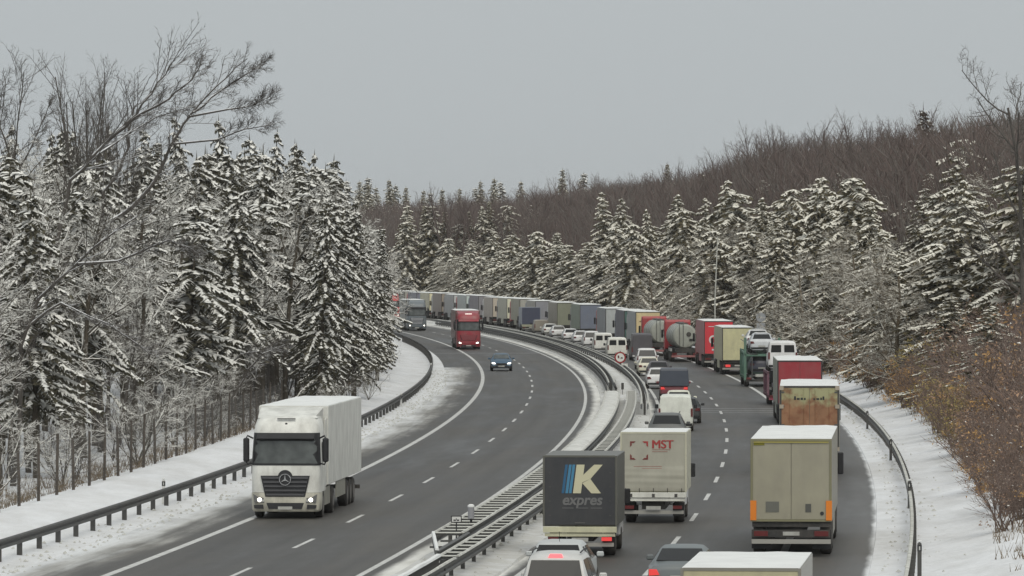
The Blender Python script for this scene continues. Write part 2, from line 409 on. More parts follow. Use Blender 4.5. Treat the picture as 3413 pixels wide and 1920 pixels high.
# ------------------------------------------------------------------ guardrails and median barriers
WPROF = [(-.04, -.155), (.035, -.12), (.035, -.06), (-.03, -.02), (-.03, .02), (.035, .06), (.035, .12), (-.04, .155)]   # (towards traffic, height)
def rail(name, toff, zc, ys, m, parent, side=1, slope_t=None):
    b = MB(); rings = []
    for Y in ys:
        t = toff(Y) if callable(toff) else toff
        x = XL(Y) + t
        ring = [(x + side * p, Y, zc + h) for p, h in WPROF] + [(x + side * (p - .012), Y, zc + h) for p, h in reversed(WPROF)]
        rings.append(ring)
    b.loft(rings); return b.build(name, m, parent)
def snowcap(parent, toff, z, ys, w=.05, h=.035, name='snow_cap'):
    b = MB(); rings = []
    for i, Y in enumerate(ys):
        x = XL(Y) + toff; k = .6 + .5 * abs(nz(toff * 3, Y * 1.1))
        rings.append([(x - w, Y, z), (x + w, Y, z), (x + w * .5, Y, z + h * k), (x - w * .5, Y, z + h * k)])
    b.loft(rings); return b.build(name, SNOWB, parent)
def barrier_root(name, label, Y, t):
    return thing(name, label, 'guardrail', (0, 0, 0))
post_me = {}
def posts(parent, t, ys, w, d, z0, z1, m, name='post'):
    key = (w, d, z0, z1, m.name)
    if key not in post_me: post_me[key] = MB().box(-w / 2, w / 2, -d / 2, d / 2, z0, z1).mesh(name, m)
    for Y in ys: link(name, post_me[key], parent, (XL(Y) + t, Y, 0), yaw(Y))

ys_all = list(np.arange(130, 760, 4.0))
gl = barrier_root('guardrail', 'dark steel guardrail on posts along the snowy left verge', 200, -7.9)
rail('rail_beam', -7.86, .62, ys_all, GALVD, gl, 1)
yp = FPX * CAMH / (1882 - 862)
posts(gl, -7.96, [yp - 12 + 4.0 * k for k in range(0, 120)], .16, .12, 0, .66, GALVD)
gr_ = barrier_root('guardrail', 'steel guardrail curving along the snowy right verge beside the trucks', 200, 20)
rail('rail_beam', 20.05, .62, ys_all, GALV, gr_, -1)
snowcap(gr_, 20.07, .775, list(np.arange(130, 600, 2.0)), .06, .03)
posts(gr_, 20.17, [132 + 2.0 * k for k in range(0, 130)], .10, .08, 0, .74, GALVD)

def double_barrier(label, t0, t1, ya, yb, rung, m, cap=True, zc=.62, start=None):
    r = barrier_root('median_barrier', label, ya, t0)
    ys = list(np.arange(ya, yb, 4.0)) + [yb]
    rail('rail_beam', t0, zc, ys, m, r, -1); rail('rail_beam', t1, zc, ys, m, r, 1)
    cap and (snowcap(r, t0, zc + .155, list(np.arange(ya, yb, 1.5)), .06, .05), snowcap(r, t1, zc + .155, list(np.arange(ya, yb, 1.5)), .06, .05))
    if rung:
        me = MB().box(t0 + .05 - (t0 + t1) / 2, t1 - .05 - (t0 + t1) / 2, -.11, .11, zc + .07, zc + .13).mesh('spacer', m)
        sn = MB().box(t0 + .05 - (t0 + t1) / 2, t1 - .05 - (t0 + t1) / 2, -.16, .16, zc + .132, zc + .17).mesh('snow_cap', SNOWB, bevel=.015)
        Y = ya + .4
        while Y < yb:
            s_ = link('spacer', me, r, (XL(Y) + (t0 + t1) / 2, Y, 0), yaw(Y)); link('snow_cap', sn, s_)
            Y += rung
    posts(r, (t0 + t1) / 2, list(np.arange(ya + 1, yb, 4.0)), .12, .1, 0, zc + .1, GALVD)
    return r
mb1 = double_barrier('near left median barrier with snow covered cross spacers beside the round post', 5.05, 5.95, 179, 372, 2.0, GALV)
mb2 = double_barrier('near right median barrier of two steel beams beside the standing traffic', 6.45, 7.0, 165, 372, 2.0, GALV)
b = MB(); rr = []
for Y in np.arange(238, 394, 2.0):
    x = XL(Y); e = .72 * sstep(366, 392, Y); k = .02 + .05 * abs(nz(3, Y * .7)) + .03 * sstep(238, 260, Y); j = .05 * nz(9, Y * .9)
    rr.append([(x + 5.08 + j, Y, .775 - e), (x + 5.2, Y, .78 + k - e), (x + 5.5, Y, .79 + k * 1.3 - e), (x + 5.8, Y, .78 + k - e), (x + 5.92 - j, Y, .775 - e)])
b.loft(rr, cap=False, closed=False).build('snow_cover', mat('packed_snow', (.70, .70, .67), rough=.85, var=.12, vscale=1.2, dirt=.45, dirtcol=(.38, .37, .33), dscale=(1.5, .4, 1)), mb1, smooth=True, fix=False)
# slanted end of the left barrier
b = MB(); b.loft([[(XL(179) + 5.05 + dx, 179, z) for dx, z in ((-.03, .47), (.03, .47), (.03, .78), (-.03, .78))],
                  [(XL(168.4) + 6.1 + dx, 168.4, z) for dx, z in ((-.03, .47), (.03, .47), (.03, .78), (-.03, .78))]])
e1 = b.build('end_beam', GALV, mb1)
b = MB(); b.loft([[(XL(179) + 5.05 + dx, 179, z) for dx, z in ((-.06, .782), (.06, .782), (.04, .84), (-.04, .84))],
                  [(XL(168.4) + 6.1 + dx, 168.4, z) for dx, z in ((-.06, .782), (.06, .782), (.04, .84), (-.04, .84))]])
b.build('snow_cap', SNOWR, mb1)
rail('rail_beam', 6.1, .62, [168.4, 172, 176, 180], GALV, mb1, 1)
for Y_ in (171.5, 175.2):
    MB().box(5.6, 6.05, -.06, .06, .69, .75).build('spacer', GALV, mb1).location = (XL(Y_), Y_, 0)
rail('rail_beam', 7.0, .62, [140, 144, 148, 152, 156, 160, 165], GALV, mb2, 1); snowcap(mb2, 7.0, .775, list(np.arange(140, 165, 1.5)), .06, .05)
posts(mb2, 6.95, list(np.arange(141, 165, 4.0)), .12, .1, 0, .7, GALVD)
# slatted parapet in the lower left of the median
pr = thing('slatted_railing', 'low railing of upright slats capped with snow at the bottom of the median', 'railing', (0, 0, 0))
for k in range(100):
    Y = 140 + k * .25
    if k == 0: sl = MB().box(-.03, .03, -.05, .05, .05, .78).mesh('slat', GALVD)
    link('slat', sl, pr, (XL(Y) + 6.45, Y, 0), yaw(Y))
b = MB(); rr = []
for Y in np.arange(139.5, 166, 1.5):
    x = XL(Y) + 6.45; k = .8 + .3 * nz(2, Y)
    rr.append([(x - .09, Y, .785), (x + .09, Y, .785), (x + .06, Y, .785 + .08 * k), (x - .06, Y, .785 + .08 * k)])
b.loft(rr).build('snow_cap', SNOWR, pr)
mb3 = double_barrier('far left median barrier of stacked steel beams curving past the red truck', 5.35, 5.75, 392, 800, 0, GALV, True, .72)
rail('rail_beam', 5.2, .38, list(np.arange(392, 800, 4.0)), GALVD, mb3, -1)
rail('rail_beam', 5.9, .38, list(np.arange(392, 800, 4.0)), GALVD, mb3, 1)
mb4 = double_barrier('far right median barrier of steel beams beside the queue of cars', 7.35, 7.75, 338, 800, 0, GALV, True, .62)
# snow ridge lying against the far barriers
b = MB(); rr = []
for Y in np.arange(374, 1000, 3.0):
    x = XL(Y); f = sstep(374, 420, Y); k = (.12 + .05 * nz(4, Y * .5)) * f
    rr.append([(x + 5.9, Y, .02), (x + 6.2, Y, .06 + .16 * f + k), (x + 6.7, Y, .09 + .2 * f + k), (x + 7.1, Y, .06 + .14 * f + k), (x + 7.35, Y, .02)])
tag(b.loft(rr, cap=False, closed=False).build('snow_ridge', GSNOW, smooth=True, fix=False), 'ridge of ploughed snow lying between the far median barriers', 'snow')

# game fence behind the left verge
fence = thing('game_fence', 'tall wire game fence on wooden posts in front of the left forest', 'fence', (0, 0, 0))
FY = [146 + 5.0 * k for k in range(38)]
ft = lambda Y: -12.1 - 1.4 * sstep(190, 330, Y)
fpm = [MB().tube([(0, 0, -.3), (0.02 * a, 0, 1.1), (0.05 * a, 0, 2.15 + .15 * a)], [.065, .06, .05], 7).mesh('post', WOODP, smooth=True) for a in (-1, 0, 1)]
for k, Y in enumerate(FY): link('post', fpm[k % 3], fence, (XL(Y) + ft(Y), Y, terrain(ft(Y), Y)))
WIRE = mat('fence_wire', (.13, .13, .13), rough=.5, metal=.5)
for h in (.15, .35, .55, .75, 1.0, 1.3, 1.6, 1.95):
    MB().tube([(XL(Y) + ft(Y), Y, terrain(ft(Y), Y) + h) for Y in FY], .006, 3).build('wire', WIRE, fence, fix=False)
b = MB()
for k in range(0, 185 * 3):
    Y = 146 + k / 3.0; x = XL(Y) + ft(Y); z = terrain(ft(Y), Y)
    b.poly([(x, Y, z + .1), (x + .007, Y, z + .1), (x + .007, Y, z + 1.95), (x, Y, z + 1.95)])
stuff(b.build('stay_wires', WIRE, fence, fix=False))

# marker posts, signs, masts
MARK = mat('marker_white', (.7, .7, .68), rough=.5, dirt=.3)
def marker(px, py, h, label, hh=.45):
    s_ = (py - HORIZON) / (CAMH - h); Y = FPX / s_; X = (px - 1706.5) / s_; onrail = h > .6
    z0 = gz(X, Y); top = hh + h - (.1 if onrail else 0)
    r = thing('marker_post', label, 'marker post', (X, Y, z0))
    MB().frontprism([(-.06, 0), (.06, 0), (.06, top), (0, top + .05), (-.06, top)], -.03, .03).build('post', GALVD if onrail else MARK, r)
    MB().box(-.065, .065, -.035, .035, top - .22, top - .04).build('black_band', BLACK, r)
    MB().box(-.02, .02, -.042, -.0355, top - .19, top - .08).build('reflector', LAMP, r)
    MB().box(-.07, .07, -.05, .05, top + .04, top + .09).build('snow_cap', SNOWR, r, bevel=.015)
marker(545, 1645, .5, 'lone black and white marker post behind the left guardrail', .4)
marker(1337, 1335, .4, 'small dark marker post on the snow above the left guardrail bend', .3)
marker(1437, 1232, .4, 'dark marker post at the far bend of the left guardrail', .35)
marker(1160, 1398, .5, 'marker post with snow lump just right of the white truck', .3)
marker(2891, 1392, .75, 'farthest marker post on the right guardrail', .3)
marker(2969, 1490, .75, 'second farthest marker post on the right guardrail', .3)
marker(3031, 1640, .75, 'middle marker post on the right guardrail', .35)
marker(3065, 1862, .75, 'nearest marker post on the right guardrail at the bottom edge', .4)

# small kilometre plate and capped round post on the barrier
s_ = (1775 - HORIZON) / (CAMH - .75); Y = FPX / s_; X = (1521 - 1706.5) / s_
r = thing('kilometre_plate', 'small white plate with dark border on a thin post in the median', 'sign', (X, Y, 0))
MB().box(-.02, .02, -.02, .02, 0, 1.1).build('post', BLACK, r)
MB().box(-.17, .17, -.03, -.01, 1.06, 1.28).build('frame', BLACK, r)
MB().box(-.14, .14, -.036, -.0305, 1.09, 1.25).build('plate', MARK, r)
MB().box(-.09, -.015, -.041, -.0365, 1.12, 1.16).box(.015, .09, -.041, -.0365, 1.12, 1.16).box(-.01, .01, -.041, -.0365, 1.15, 1.20).build('symbol', BLACK, r)
s_ = (1747 - HORIZON) / (CAMH - .75); Y = FPX / s_; X = (1570 - 1706.5) / s_
r = thing('round_post', 'stout grey cylindrical post wearing a snow cap in the median', 'post', (X, Y, 0))
MB().tube([(0, 0, 0), (0, 0, .95)], .04, 10).build('stem', BLACK, r, smooth=True)
MB().tube([(0, 0, .93), (0, 0, 1.30)], .105, 18).build('cylinder', mat('grey_cylinder', (.3, .3, .32), rough=.45, var=.1), r, smooth=True)
MB().tube([(0, 0, 1.302), (0, 0, 1.36), (0, 0, 1.40)], [.115, .11, .05], 14).build('snow_cap', SNOWR, r, smooth=True)

s_ = 41.0; Y = FPX / s_; X = (2067 - 1706.5) / s_
r = thing('road_sign', 'round red bordered no overtaking sign for lorries standing in the median', 'road sign', (X, Y, 0))
MB().tube([(0, .05, 0), (0, .05, 1.9)], .04, 8).build('pole', GALV, r)
MB().disc(0, 0, 1.36, .47, .03, 28).build('red_disc', mat('sign_red', srgb(150, 40, 42), rough=.5), r)
MB().disc(0, -.008, 1.36, .35, -.001, 28).build('white_field', mat('sign_white', (.75, .74, .70), rough=.5), r)
MB().box(-.2, -.08, -.016, -.009, 1.34, 1.52).box(-.19, -.05, -.016, -.009, 1.30, 1.338).build('lorry_symbol', mat('sign_dark_red', srgb(90, 20, 22)), r)
MB().box(.03, .22, -.016, -.009, 1.27, 1.34).box(.07, .18, -.016, -.009, 1.345, 1.385).build('car_symbol', BLACK, r)
MB().box(.1, .62, 0, .02, .62, .86).build('extra_plate', mat('sign_white', (.75, .74, .7)), r)
s_ = 49.; Y = FPX / s_; X = (2075 - 1706.5) / s_
MBx = thing('reflector_panel', 'small dark upright reflector panel on the median snow', 'reflector', (X, Y, 0))
MB().box(-.02, .02, -.02, .02, 0, .55).build('stem', GALV, MBx); MB().box(-.09, .09, -.05, -.02, .5, .95).build('panel', CHASSIS, MBx)

r = thing('road_sign', 'grey backs of two stacked signs beyond the car transporter', 'road sign', ((2536 - 1706.5) / 38., FPX / 38., .3))
MB().tube([(0, .05, -.4), (0, .05, 4.4)], .05, 8).build('pole', GALV, r)
MB().disc(0, 0, 3.95, .42, .03, 24).build('round_plate', mat('sign_back', (.33, .35, .37), rough=.6, metal=.2), r)
MB().frontprism([(-.38, 2.75), (.38, 2.75), (.38, 3.45), (-.38, 3.45)], 0, .03).build('square_plate', mat('sign_back', (.3, .3, .3)), r)
r = thing('mast', 'thin pale mast rising behind the red lorry in front of the spruces', 'mast', ((2383 - 1706.5) / 35.0, FPX / 35.0, .3))
MB().tube([(0, 0, -.5), (0, 0, 5.), (.25, 0, 11.2)], [.09, .075, .05], 8).build('pole', mat('pale_mast', (.5, .5, .46), rough=.6), r, smooth=True)
MB().box(-.12, .12, -.1, .1, 0, .6).build('base_box', GALV, r)
r = thing('light_mast', 'distant mast with two floodlights above the left forest edge', 'mast', ((1100 - 1706.5) / 30., FPX / 30., 2))
MB().tube([(0, 0, -2), (0, 0, 16.9)], [.14, .07], 6).build('pole', GALVD, r)
MB().box(-.5, .5, -.05, .05, 16.8, 16.95).build('cross_arm', GALVD, r)
MB().box(-.6, -.2, -.15, .15, 17.0, 17.3).build('floodlight', GALVD, r, bevel=.05); MB().box(.25, .6, -.15, .15, 16.35, 16.75).build('floodlight', GALVD, r, bevel=.05)

# ------------------------------------------------------------------ vehicle parts
wheel_me = {}
def wheel(parent, x, y, r, w):
    k = (r, w)
    if k not in wheel_me:
        n = 22; prof = [(-w / 2, r * .9), (-w * .36, r), (w * .36, r), (w / 2, r * .9)]
        t = MB().loft([[(px, pr * math.cos(2 * math.pi * j / n), pr * math.sin(2 * math.pi * j / n)) for j in range(n)] for px, pr in prof]).mesh('tyre', TYRE, smooth=True)
        q = w / 2 + .006
        rm = MB()
        for s_ in (-1, 1):
            rm.loft([[(s_ * q, pr * math.cos(2 * math.pi * j / 14), pr * math.sin(2 * math.pi * j / 14)) for j in range(14)] for pr in (r * .58, r * .5)] +
                    [[(s_ * (q - .05), r * .42 * math.cos(2 * math.pi * j / 14), r * .42 * math.sin(2 * math.pi * j / 14)) for j in range(14)]])
        wheel_me[k] = (t, rm.mesh('rim', RIM))
    o = link('wheel', wheel_me[k][0], parent, (x, y, r)); link('rim', wheel_me[k][1], o); return o
def snow_slab(parent, x0, x1, y0, y1, z, h, seed=0, name='roof_snow', m=None):
    """uneven layer of snow on a roof"""
    b = MB(); nx, ny = 7, max(5, int((y1 - y0) / .7)); rr = random.Random(seed)
    for j in range(ny + 1):
        for i in range(nx + 1):
            e = min(i, nx - i, j, ny - j)
            hh = (.25 if e == 0 else 1.0) * h * (1 + .35 * nz(i * .9 + seed, j * .7)) * rr.uniform(.8, 1.15)
            b.v.append((x0 + (x1 - x0) * i / nx, y0 + (y1 - y0) * j / ny, z + max(.008, hh)))
    for j in range(ny):
        for i in range(nx):
            a = j * (nx + 1) + i; b.f.append((a, a + 1, a + nx + 2, a + nx + 1)); b.m.append(0)
    # skirt
    rim = [i for i in range(nx + 1)] + [(j + 1) * (nx + 1) + nx for j in range(ny)] + [ny * (nx + 1) + nx - 1 - i for i in range(nx)] + [(ny - 1 - j) * (nx + 1) for j in range(ny - 1)]
    base = len(b.v)
    for k in rim: x, y, q = b.v[k]; b.v.append((x, y, z + .003))
    for k in range(len(rim)):
        k2 = (k + 1) % len(rim); b.f.append((rim[k], base + k, base + k2, rim[k2])); b.m.append(0)
    return b.build(name, m or SNOWR, parent, smooth=True)

def rear_frame(parent, w, z0, z1, y, m, th=.07):
    b = MB(); b.box(-w, -w + th, y, y + .06, z0, z1).box(w - th, w, y, y + .06, z0, z1).box(-w + th, w - th, y, y + .06, z1 - th, z1).box(-w + th, w - th, y, y + .06, z0, z0 + th)
    return b.build('rear_frame', m, parent)

def tractor(parent, y, col, h=3.6, w=1.2):
    """tractor unit seen from behind / the side, in front of its trailer"""
    c = paint(*col)
    MB().prism([(y, 1.0), (y + 2.25, .55), (y + 2.3, 1.6), (y + 2.15, 2.6), (y + 1.9, h - .3), (y + 1.4, h), (y + .1, h), (y, h - .15)], -w, w).build('cab', c, parent, bevel=.06)
    for s_ in (-1, 1):
        MB().box(s_ * w + (.04 if s_ > 0 else -.24), s_ * w + (.24 if s_ > 0 else -.04), y + 2.0, y + 2.12, 2.0, 2.75).build('mirror', BLACK, parent, bevel=.03)
        MB().prism([(y + .9, 1.95), (y + 2.0, 1.8), (y + 1.85, 2.65), (y + .9, 2.7)], s_ * (w + .002), s_ * (w + .012)).build('side_window', GLASS, parent)
        wheel(parent, s_ * 1.07, y + 1.35, .5, .3); wheel(parent, s_ * 1.0, y - 2.3, .5, .5)

def semi(label, Y, t, side, rear, cab=(150, 150, 150), h=4.0, detail=1, group=None, snow=.07, dirty=.45, skirt=True, L=13.6, roof_col=None, cat='truck', name='articulated_truck', fr=None, Xo=None):
    X = XL(Y) + t if Xo is None else Xo
    r = thing(name, label, cat, (X, Y, 0), yaw(Y + 7), group)
    W = 1.275; zb = 1.12
    sm = paint(*side, dirty=dirty); rm = paint(*rear, dirty=dirty)
    MB().box(-W, W, .09, L, zb, h).build('trailer_body', sm, r)
    rear_frame(r, W, zb, h, 0.02, fr or mat('frame_grey', (.05, .05, .048), rough=.6, dirt=.2))
    for s_ in (-1, 1):
        d = MB().box(min(s_ * .008, s_ * (W - .075)), max(s_ * .008, s_ * (W - .075)), .035, .088, zb + .075, h - .08).build('rear_door', rm, r)
        if detail > 1:
            for k in (.25, .85):
                MB().tube([(s_ * k, .02, zb + .1), (s_ * k, .02, h - .12)], .014, 6).build('lock_rod', rm, d)
            MB().box(s_ * .25 - .05, s_ * .25 + .05, .0, .03, zb + .5, zb + .56).build('handle', CHASSIS, d)
            for zz in (zb + .35, zb + 1.1, zb + 1.9, h - .3):
                MB().box(min(s_ * (W - .2), s_ * (W - .06)), max(s_ * (W - .2), s_ * (W - .06)), .012, .034, zz, zz + .06).build('hinge', fr or GALV, d)
    if detail > 1 or detail == 1:
        # side uprights of the body
        n = 6; spm = MB().box(-W - .015, -W, 0, .08, zb + .03, h - .03).mesh('side_post', sm)
        for k in range(n + 1): link('side_post', spm, r, (0, .12 + (L - .3) * k / n, 0))
    if snow: snow_slab(r, -W + .01, W - .01, .03, L, h, snow, seed=int(Y) % 97)
    MB().box(-.5, .5, .3, L - .3, .85, zb - .002).box(-W + .05, W - .05, .1, .35, .95, zb - .003).build('chassis', CHASSIS, r)
    MB().box(-W + .03, W - .03, .05, .17, .42, .56).build('underrun_bar', mat('bumper_grey', (.36, .35, .32), rough=.6, dirt=.6), r)
    MB().box(-W + .05, W - .05, .06, .1, .62, .86).build('light_board', CHASSIS, r)
    for s_ in (-1, 1):
        MB().box(s_ * .95 - .22, s_ * .95 + .22, .03, .058, .66, .82).build('tail_light', REDLAMP, r)
        MB().box(s_ * .95 - .3, s_ * .95 + .3, .35, .37, .25, .85).build('mudflap', BLACK, r)
        for k in range(3): wheel(r, s_ * 1.06, 2.2 + 1.31 * k, .5, .36)
        if skirt: MB().box(min(s_ * 1.2, s_ * 1.24), max(s_ * 1.2, s_ * 1.24), 5.6, 9.6, .45, zb - .01).build('side_skirt', sm, r)
    MB().box(-.26, .26, .035, .058, .68, .8).build('licence_plate', PLATE, r)
    tractor(r, L + .75, cab)
    return r

# ------------------------------------------------------------------ cars and vans
# outline stations from rear to front: y, half width low, half width top, top height   (metres)
KIND = {
 'hatch': dict(H=1.48, belt=.94, st=[(0, .74, .66, .62), (.04, .82, .74, .86), (.14, .86, .72, 1.02), (.5, .88, .60, 1.40), (1.1, .9, .60, 1.48), (2.0, .9, .60, 1.47), (2.45, .9, .62, 1.40), (3.25, .9, .74, .98), (3.9, .86, .74, .84), (4.15, .8, .68, .68), (4.22, .7, .6, .5)]),
 'estate': dict(H=1.5, belt=.94, st=[(0, .74, .66, .62), (.04, .82, .74, .9), (.12, .86, .72, 1.02), (.42, .88, .60, 1.42), (1.1, .9, .60, 1.49), (2.3, .9, .60, 1.48), (2.8, .9, .62, 1.41), (3.6, .9, .74, .98), (4.3, .86, .74, .84), (4.55, .8, .68, .68), (4.62, .7, .6, .5)]),
 'mpv': dict(H=1.80, belt=1.02, st=[(0, .76, .70, .66), (.04, .86, .80, .98), (.1, .90, .78, 1.10), (.34, .91, .68, 1.68), (.75, .92, .66, 1.79), (2.4, .92, .66, 1.79), (2.9, .92, .68, 1.68), (3.6, .92, .78, 1.08), (4.15, .88, .76, .94), (4.35, .8, .7, .75), (4.42, .72, .62, .5)]),
 'suv': dict(H=1.66, belt=1.04, st=[(0, .78, .7, .68), (.05, .88, .78, 1.0), (.14, .92, .76, 1.12), (.55, .93, .64, 1.57), (1.1, .94, .64, 1.66), (2.3, .94, .64, 1.65), (2.75, .94, .66, 1.56), (3.4, .94, .78, 1.1), (4.2, .9, .78, 1.0), (4.5, .84, .72, .8), (4.58, .74, .64, .55)]),
 'sedan': dict(H=1.45, belt=.95, st=[(0, .74, .66, .66), (.05, .84, .76, .90), (.12, .88, .78, .98), (.55, .9, .74, 1.04), (1.25, .9, .60, 1.39), (1.8, .9, .58, 1.45), (2.5, .9, .58, 1.44), (2.95, .9, .62, 1.37), (3.75, .9, .74, .98), (4.5, .86, .74, .82), (4.75, .78, .66, .66), (4.82, .7, .6, .5)]),
 'van': dict(H=1.97, belt=1.15, st=[(0, .82, .80, .7), (.04, .92, .88, 1.1), (.12, .95, .82, 1.85), (.4, .95, .78, 1.97), (2.8, .95, .78, 1.97), (3.3, .95, .78, 1.88), (4.05, .95, .82, 1.25), (4.75, .9, .78, 1.05), (4.95, .84, .72, .85), (5.0, .76, .66, .55)]),
 'highvan': dict(H=2.5, belt=1.2, st=[(0, .84, .82, .7), (.04, .97, .92, 1.1), (.1, .99, .86, 2.35), (.35, .99, .82, 2.5), (4.0, .99, .82, 2.5), (4.4, .99, .82, 2.35), (5.0, .98, .82, 1.35), (5.6, .92, .78, 1.1), (5.8, .86, .72, .9), (5.85, .78, .66, .55)]),
}
def car(label, X, Y, col, kind='hatch', rz=None, z=0, oncoming=False, lit=None, group=None, name=None, rear_glass=True, snow=False, rails=False, detail=1, cat=None, dirty=.35, roof_rot=None, hscale=1.0):
    K = KIND[kind]; st = [(a, b_, c, d * hscale) for a, b_, c, d in K['st']]; L = st[-1][0]; belt = K['belt']; H = K['H'] * hscale
    r = thing(name or {'van': 'panel_van', 'highvan': 'panel_van'}.get(kind, 'car'), label, cat or ('van' if 'van' in kind else 'car'), (X, Y, z), (yaw(Y) if rz is None else rz), group)
    pm = paint(*col, dirty=dirty); zl = .24 if kind != 'suv' else .3
    def ring(y, wl, wt, zt):
        zb = min(belt, zt - .06); zm = (zl + zb) / 2
        half = [(wl * .86, zl), (wl * .98, zl + .12), (wl, zm), (wl * .985, zb), (wt + (wl - wt) * .10, zt - .07), (wt * .93, zt - .015), (wt * .5, zt + .012)]
        return [(-x, y, q) for x, q in half] + [(x, y, q) for x, q in reversed(half)]
    # refine stations with smooth interpolation
    ys = [s_[0] for s_ in st]; fine = []
    for a in range(len(st) - 1):
        for k in range(3): fine.append(ys[a] + (ys[a + 1] - ys[a]) * k / 3)
    fine.append(ys[-1]); A = np.array(st)
    rings = [ring(y, *[float(np.interp(y, A[:, 0], A[:, c])) for c in (1, 2, 3)]) for y in fine]
    MB().loft(rings).build('body', pm, r, smooth=True)
    f = lambda y, c: float(np.interp(y, A[:, 0], A[:, c]))
    # windscreens: y positions of their lower and upper edges
    ib = {'sedan': (3, 4), 'mpv': (2, 3), 'estate': (2, 3)}.get(kind, (2, 3))
    def screen(nm, ia, ibb, sgn, inset=.05, glass=GLASS):
        ya, za, yb, zb2 = st[ia][0], st[ia][3], st[ibb][0], st[ibb][3]
        dy, dz = yb - ya, zb2 - za; ln = math.hypot(dy, dz); ny, nz_ = -dz / ln, dy / ln
        if nz_ < 0: ny, nz_ = -ny, -nz_
        if sgn < 0 and ny > 0 or sgn > 0 and ny < 0: ny = -ny if abs(ny) > 0 else ny
        pts = []
        for q in (.08, .93):
            y_ = ya + dy * q; z_ = za + dz * q; wt = f(y_, 2) * (.93 if q < .5 else .90)
            pts.append((y_ + ny * .028, z_ + nz_ * .028, wt))
        (y1, z1, w1), (y2, z2, w2) = pts
        return MB().loft([[(-w1, y1, z1), (-w1 * .6, y1 - .0 * sgn, z1 - .01), (w1 * .6, y1, z1 - .01), (w1, y1, z1), (w2, y2, z2), (-w2, y2, z2)],
                   [(-w1, y1 - ny * .03, z1 - nz_ * .03), (-w1 * .6, y1 - ny * .03, z1 - .01 - nz_ * .03), (w1 * .6, y1 - ny * .03, z1 - .01 - nz_ * .03), (w1, y1 - ny * .03, z1 - nz_ * .03), (w2, y2 - ny * .03, z2 - nz_ * .03), (-w2, y2 - ny * .03, z2 - nz_ * .03)]]).build(nm, glass, r)
    van = 'van' in kind
    if not van: screen('rear_window', ib[0], ib[1], -1)
    elif rear_glass:
        for s_ in (-1, 1): MB().frontprism([(s_ * .1, 1.25), (s_ * .76, 1.25), (s_ * .72, 1.72), (s_ * .1, 1.72)], .045, .2).build('rear_window', GLASS, r)
    n_ = len(st); fi = [i for i in range(n_) if st[i][3] > belt + .2][-1]
    screen('windscreen', fi + 1, fi, 1, glass=GLASSB)
    # side windows
    y_r = st[ib[1]][0] + .12 if not van else st[fi][0] - .9; y_f = st[fi][0] - .02; zt0 = H - .13
    segs = [(y_r, (y_r + y_f) / 2 - .04), ((y_r + y_f) / 2 + .04, y_f)] if not van else [(y_r, y_f + .1)]
    for s_ in (-1, 1):
        for a, bq in segs:
            q = []
            for yy, zz in ((a, belt + .03), (bq + (.32 if bq == segs[-1][1] else 0), belt + .03), (bq, zt0 - .02), (a + (.1 if a == segs[0][0] else 0), zt0 - .02)):
                wl, wt, zt = f(yy, 1), f(yy, 2), f(yy, 3); zz = min(zz, zt - .09)
                k = (zz - belt) / max(.05, (zt - .07 - belt)); xx = wl * .985 + (wt + (wl - wt) * .1 - wl * .985) * k + .012
                q.append((s_ * xx, yy, zz))
            MB().loft([q, [(p[0] - s_ * .03, p[1], p[2]) for p in q]]).build('side_window', GLASS, r)
    # lower trim, bumpers, lights, plates
    w0 = st[1][1]
    MB().frontprism([(-w0 * .95, .3), (w0 * .95, .3), (w0 * 1.0, .44), (-w0 * 1.0, .44)], -.035, .1).build('rear_bumper', BLACK, r, bevel=.015)
    MB().frontprism([(-w0 * .93, .28), (w0 * .93, .28), (w0 * .97, .44), (-w0 * .97, .44)], L - .12, L + .03).build('front_bumper', BLACK, r, bevel=.015)
    lm = REDLIT if lit in ('tail', 'brake') else REDLAMP
    for s_ in (-1, 1):
        if van: MB().box(s_ * (w0 - .04) - .055, s_ * (w0 - .04) + .055, -.012, .06, .8, 1.25).build('tail_light', lm, r)
        elif kind == 'mpv': MB().frontprism([(s_ * (w0 - .12), .80), (s_ * (w0 + .01), .84), (s_ * (w0 - .06), 1.2), (s_ * (w0 - .12), 1.2)], -.0, .1).build('tail_light', lm, r)
        else: MB().frontprism([(s_ * (w0 - .28), .72), (s_ * (w0 + .01), .70), (s_ * (w0 + .01), .87), (s_ * (w0 - .2), .87)], -.014, .1).build('tail_light', lm, r)
        MB().frontprism([(s_ * (w0 - .36), .60), (s_ * (w0 - .06), .62), (s_ * (w0 - .04), .72), (s_ * (w0 - .3), .69)], L - .22, L - .01).build('headlight', HEAD if oncoming else LAMP, r)
        yw = st[fi + 1][0] - .35
        MB().box(min(s_ * (f(yw, 1) + .01), s_ * (f(yw, 1) + .21)), max(s_ * (f(yw, 1) + .01), s_ * (f(yw, 1) + .21)), yw, yw + .09, belt + .0, belt + .15 * (1.6 if van else 1)).build('mirror', BLACK if van else pm, r, bevel=.03)
        rw = .34 if kind in ('suv', 'van', 'highvan') else .32
        wheel(r, s_ * (st[5][1] - .10), .16 * L + .1, rw, .22); wheel(r, s_ * (st[5][1] - .10), .80 * L, rw, .22)
        if rails: MB().tube([(s_ * .62, .7, H + .03), (s_ * .64, 1.2, H + .06), (s_ * .64, 2.3, H + .06), (s_ * .62, 2.6, H + .02)], .02, 6).build('roof_rail', BLACK, r)
    MB().box(-.26, .26, -.045, -.036, .46 if kind != 'sedan' else .6, .57 if kind != 'sedan' else .71).build('licence_plate', PLATE, r)
    if oncoming:
        MB().frontprism([(-.5, .48), (.5, .48), (.42, .66), (-.42, .66)], L - .1, L + .012).build('grille', BLACK, r)
        MB().box(-.26, .26, L + .031, L + .04, .36, .47).build('licence_plate', PLATE, r)
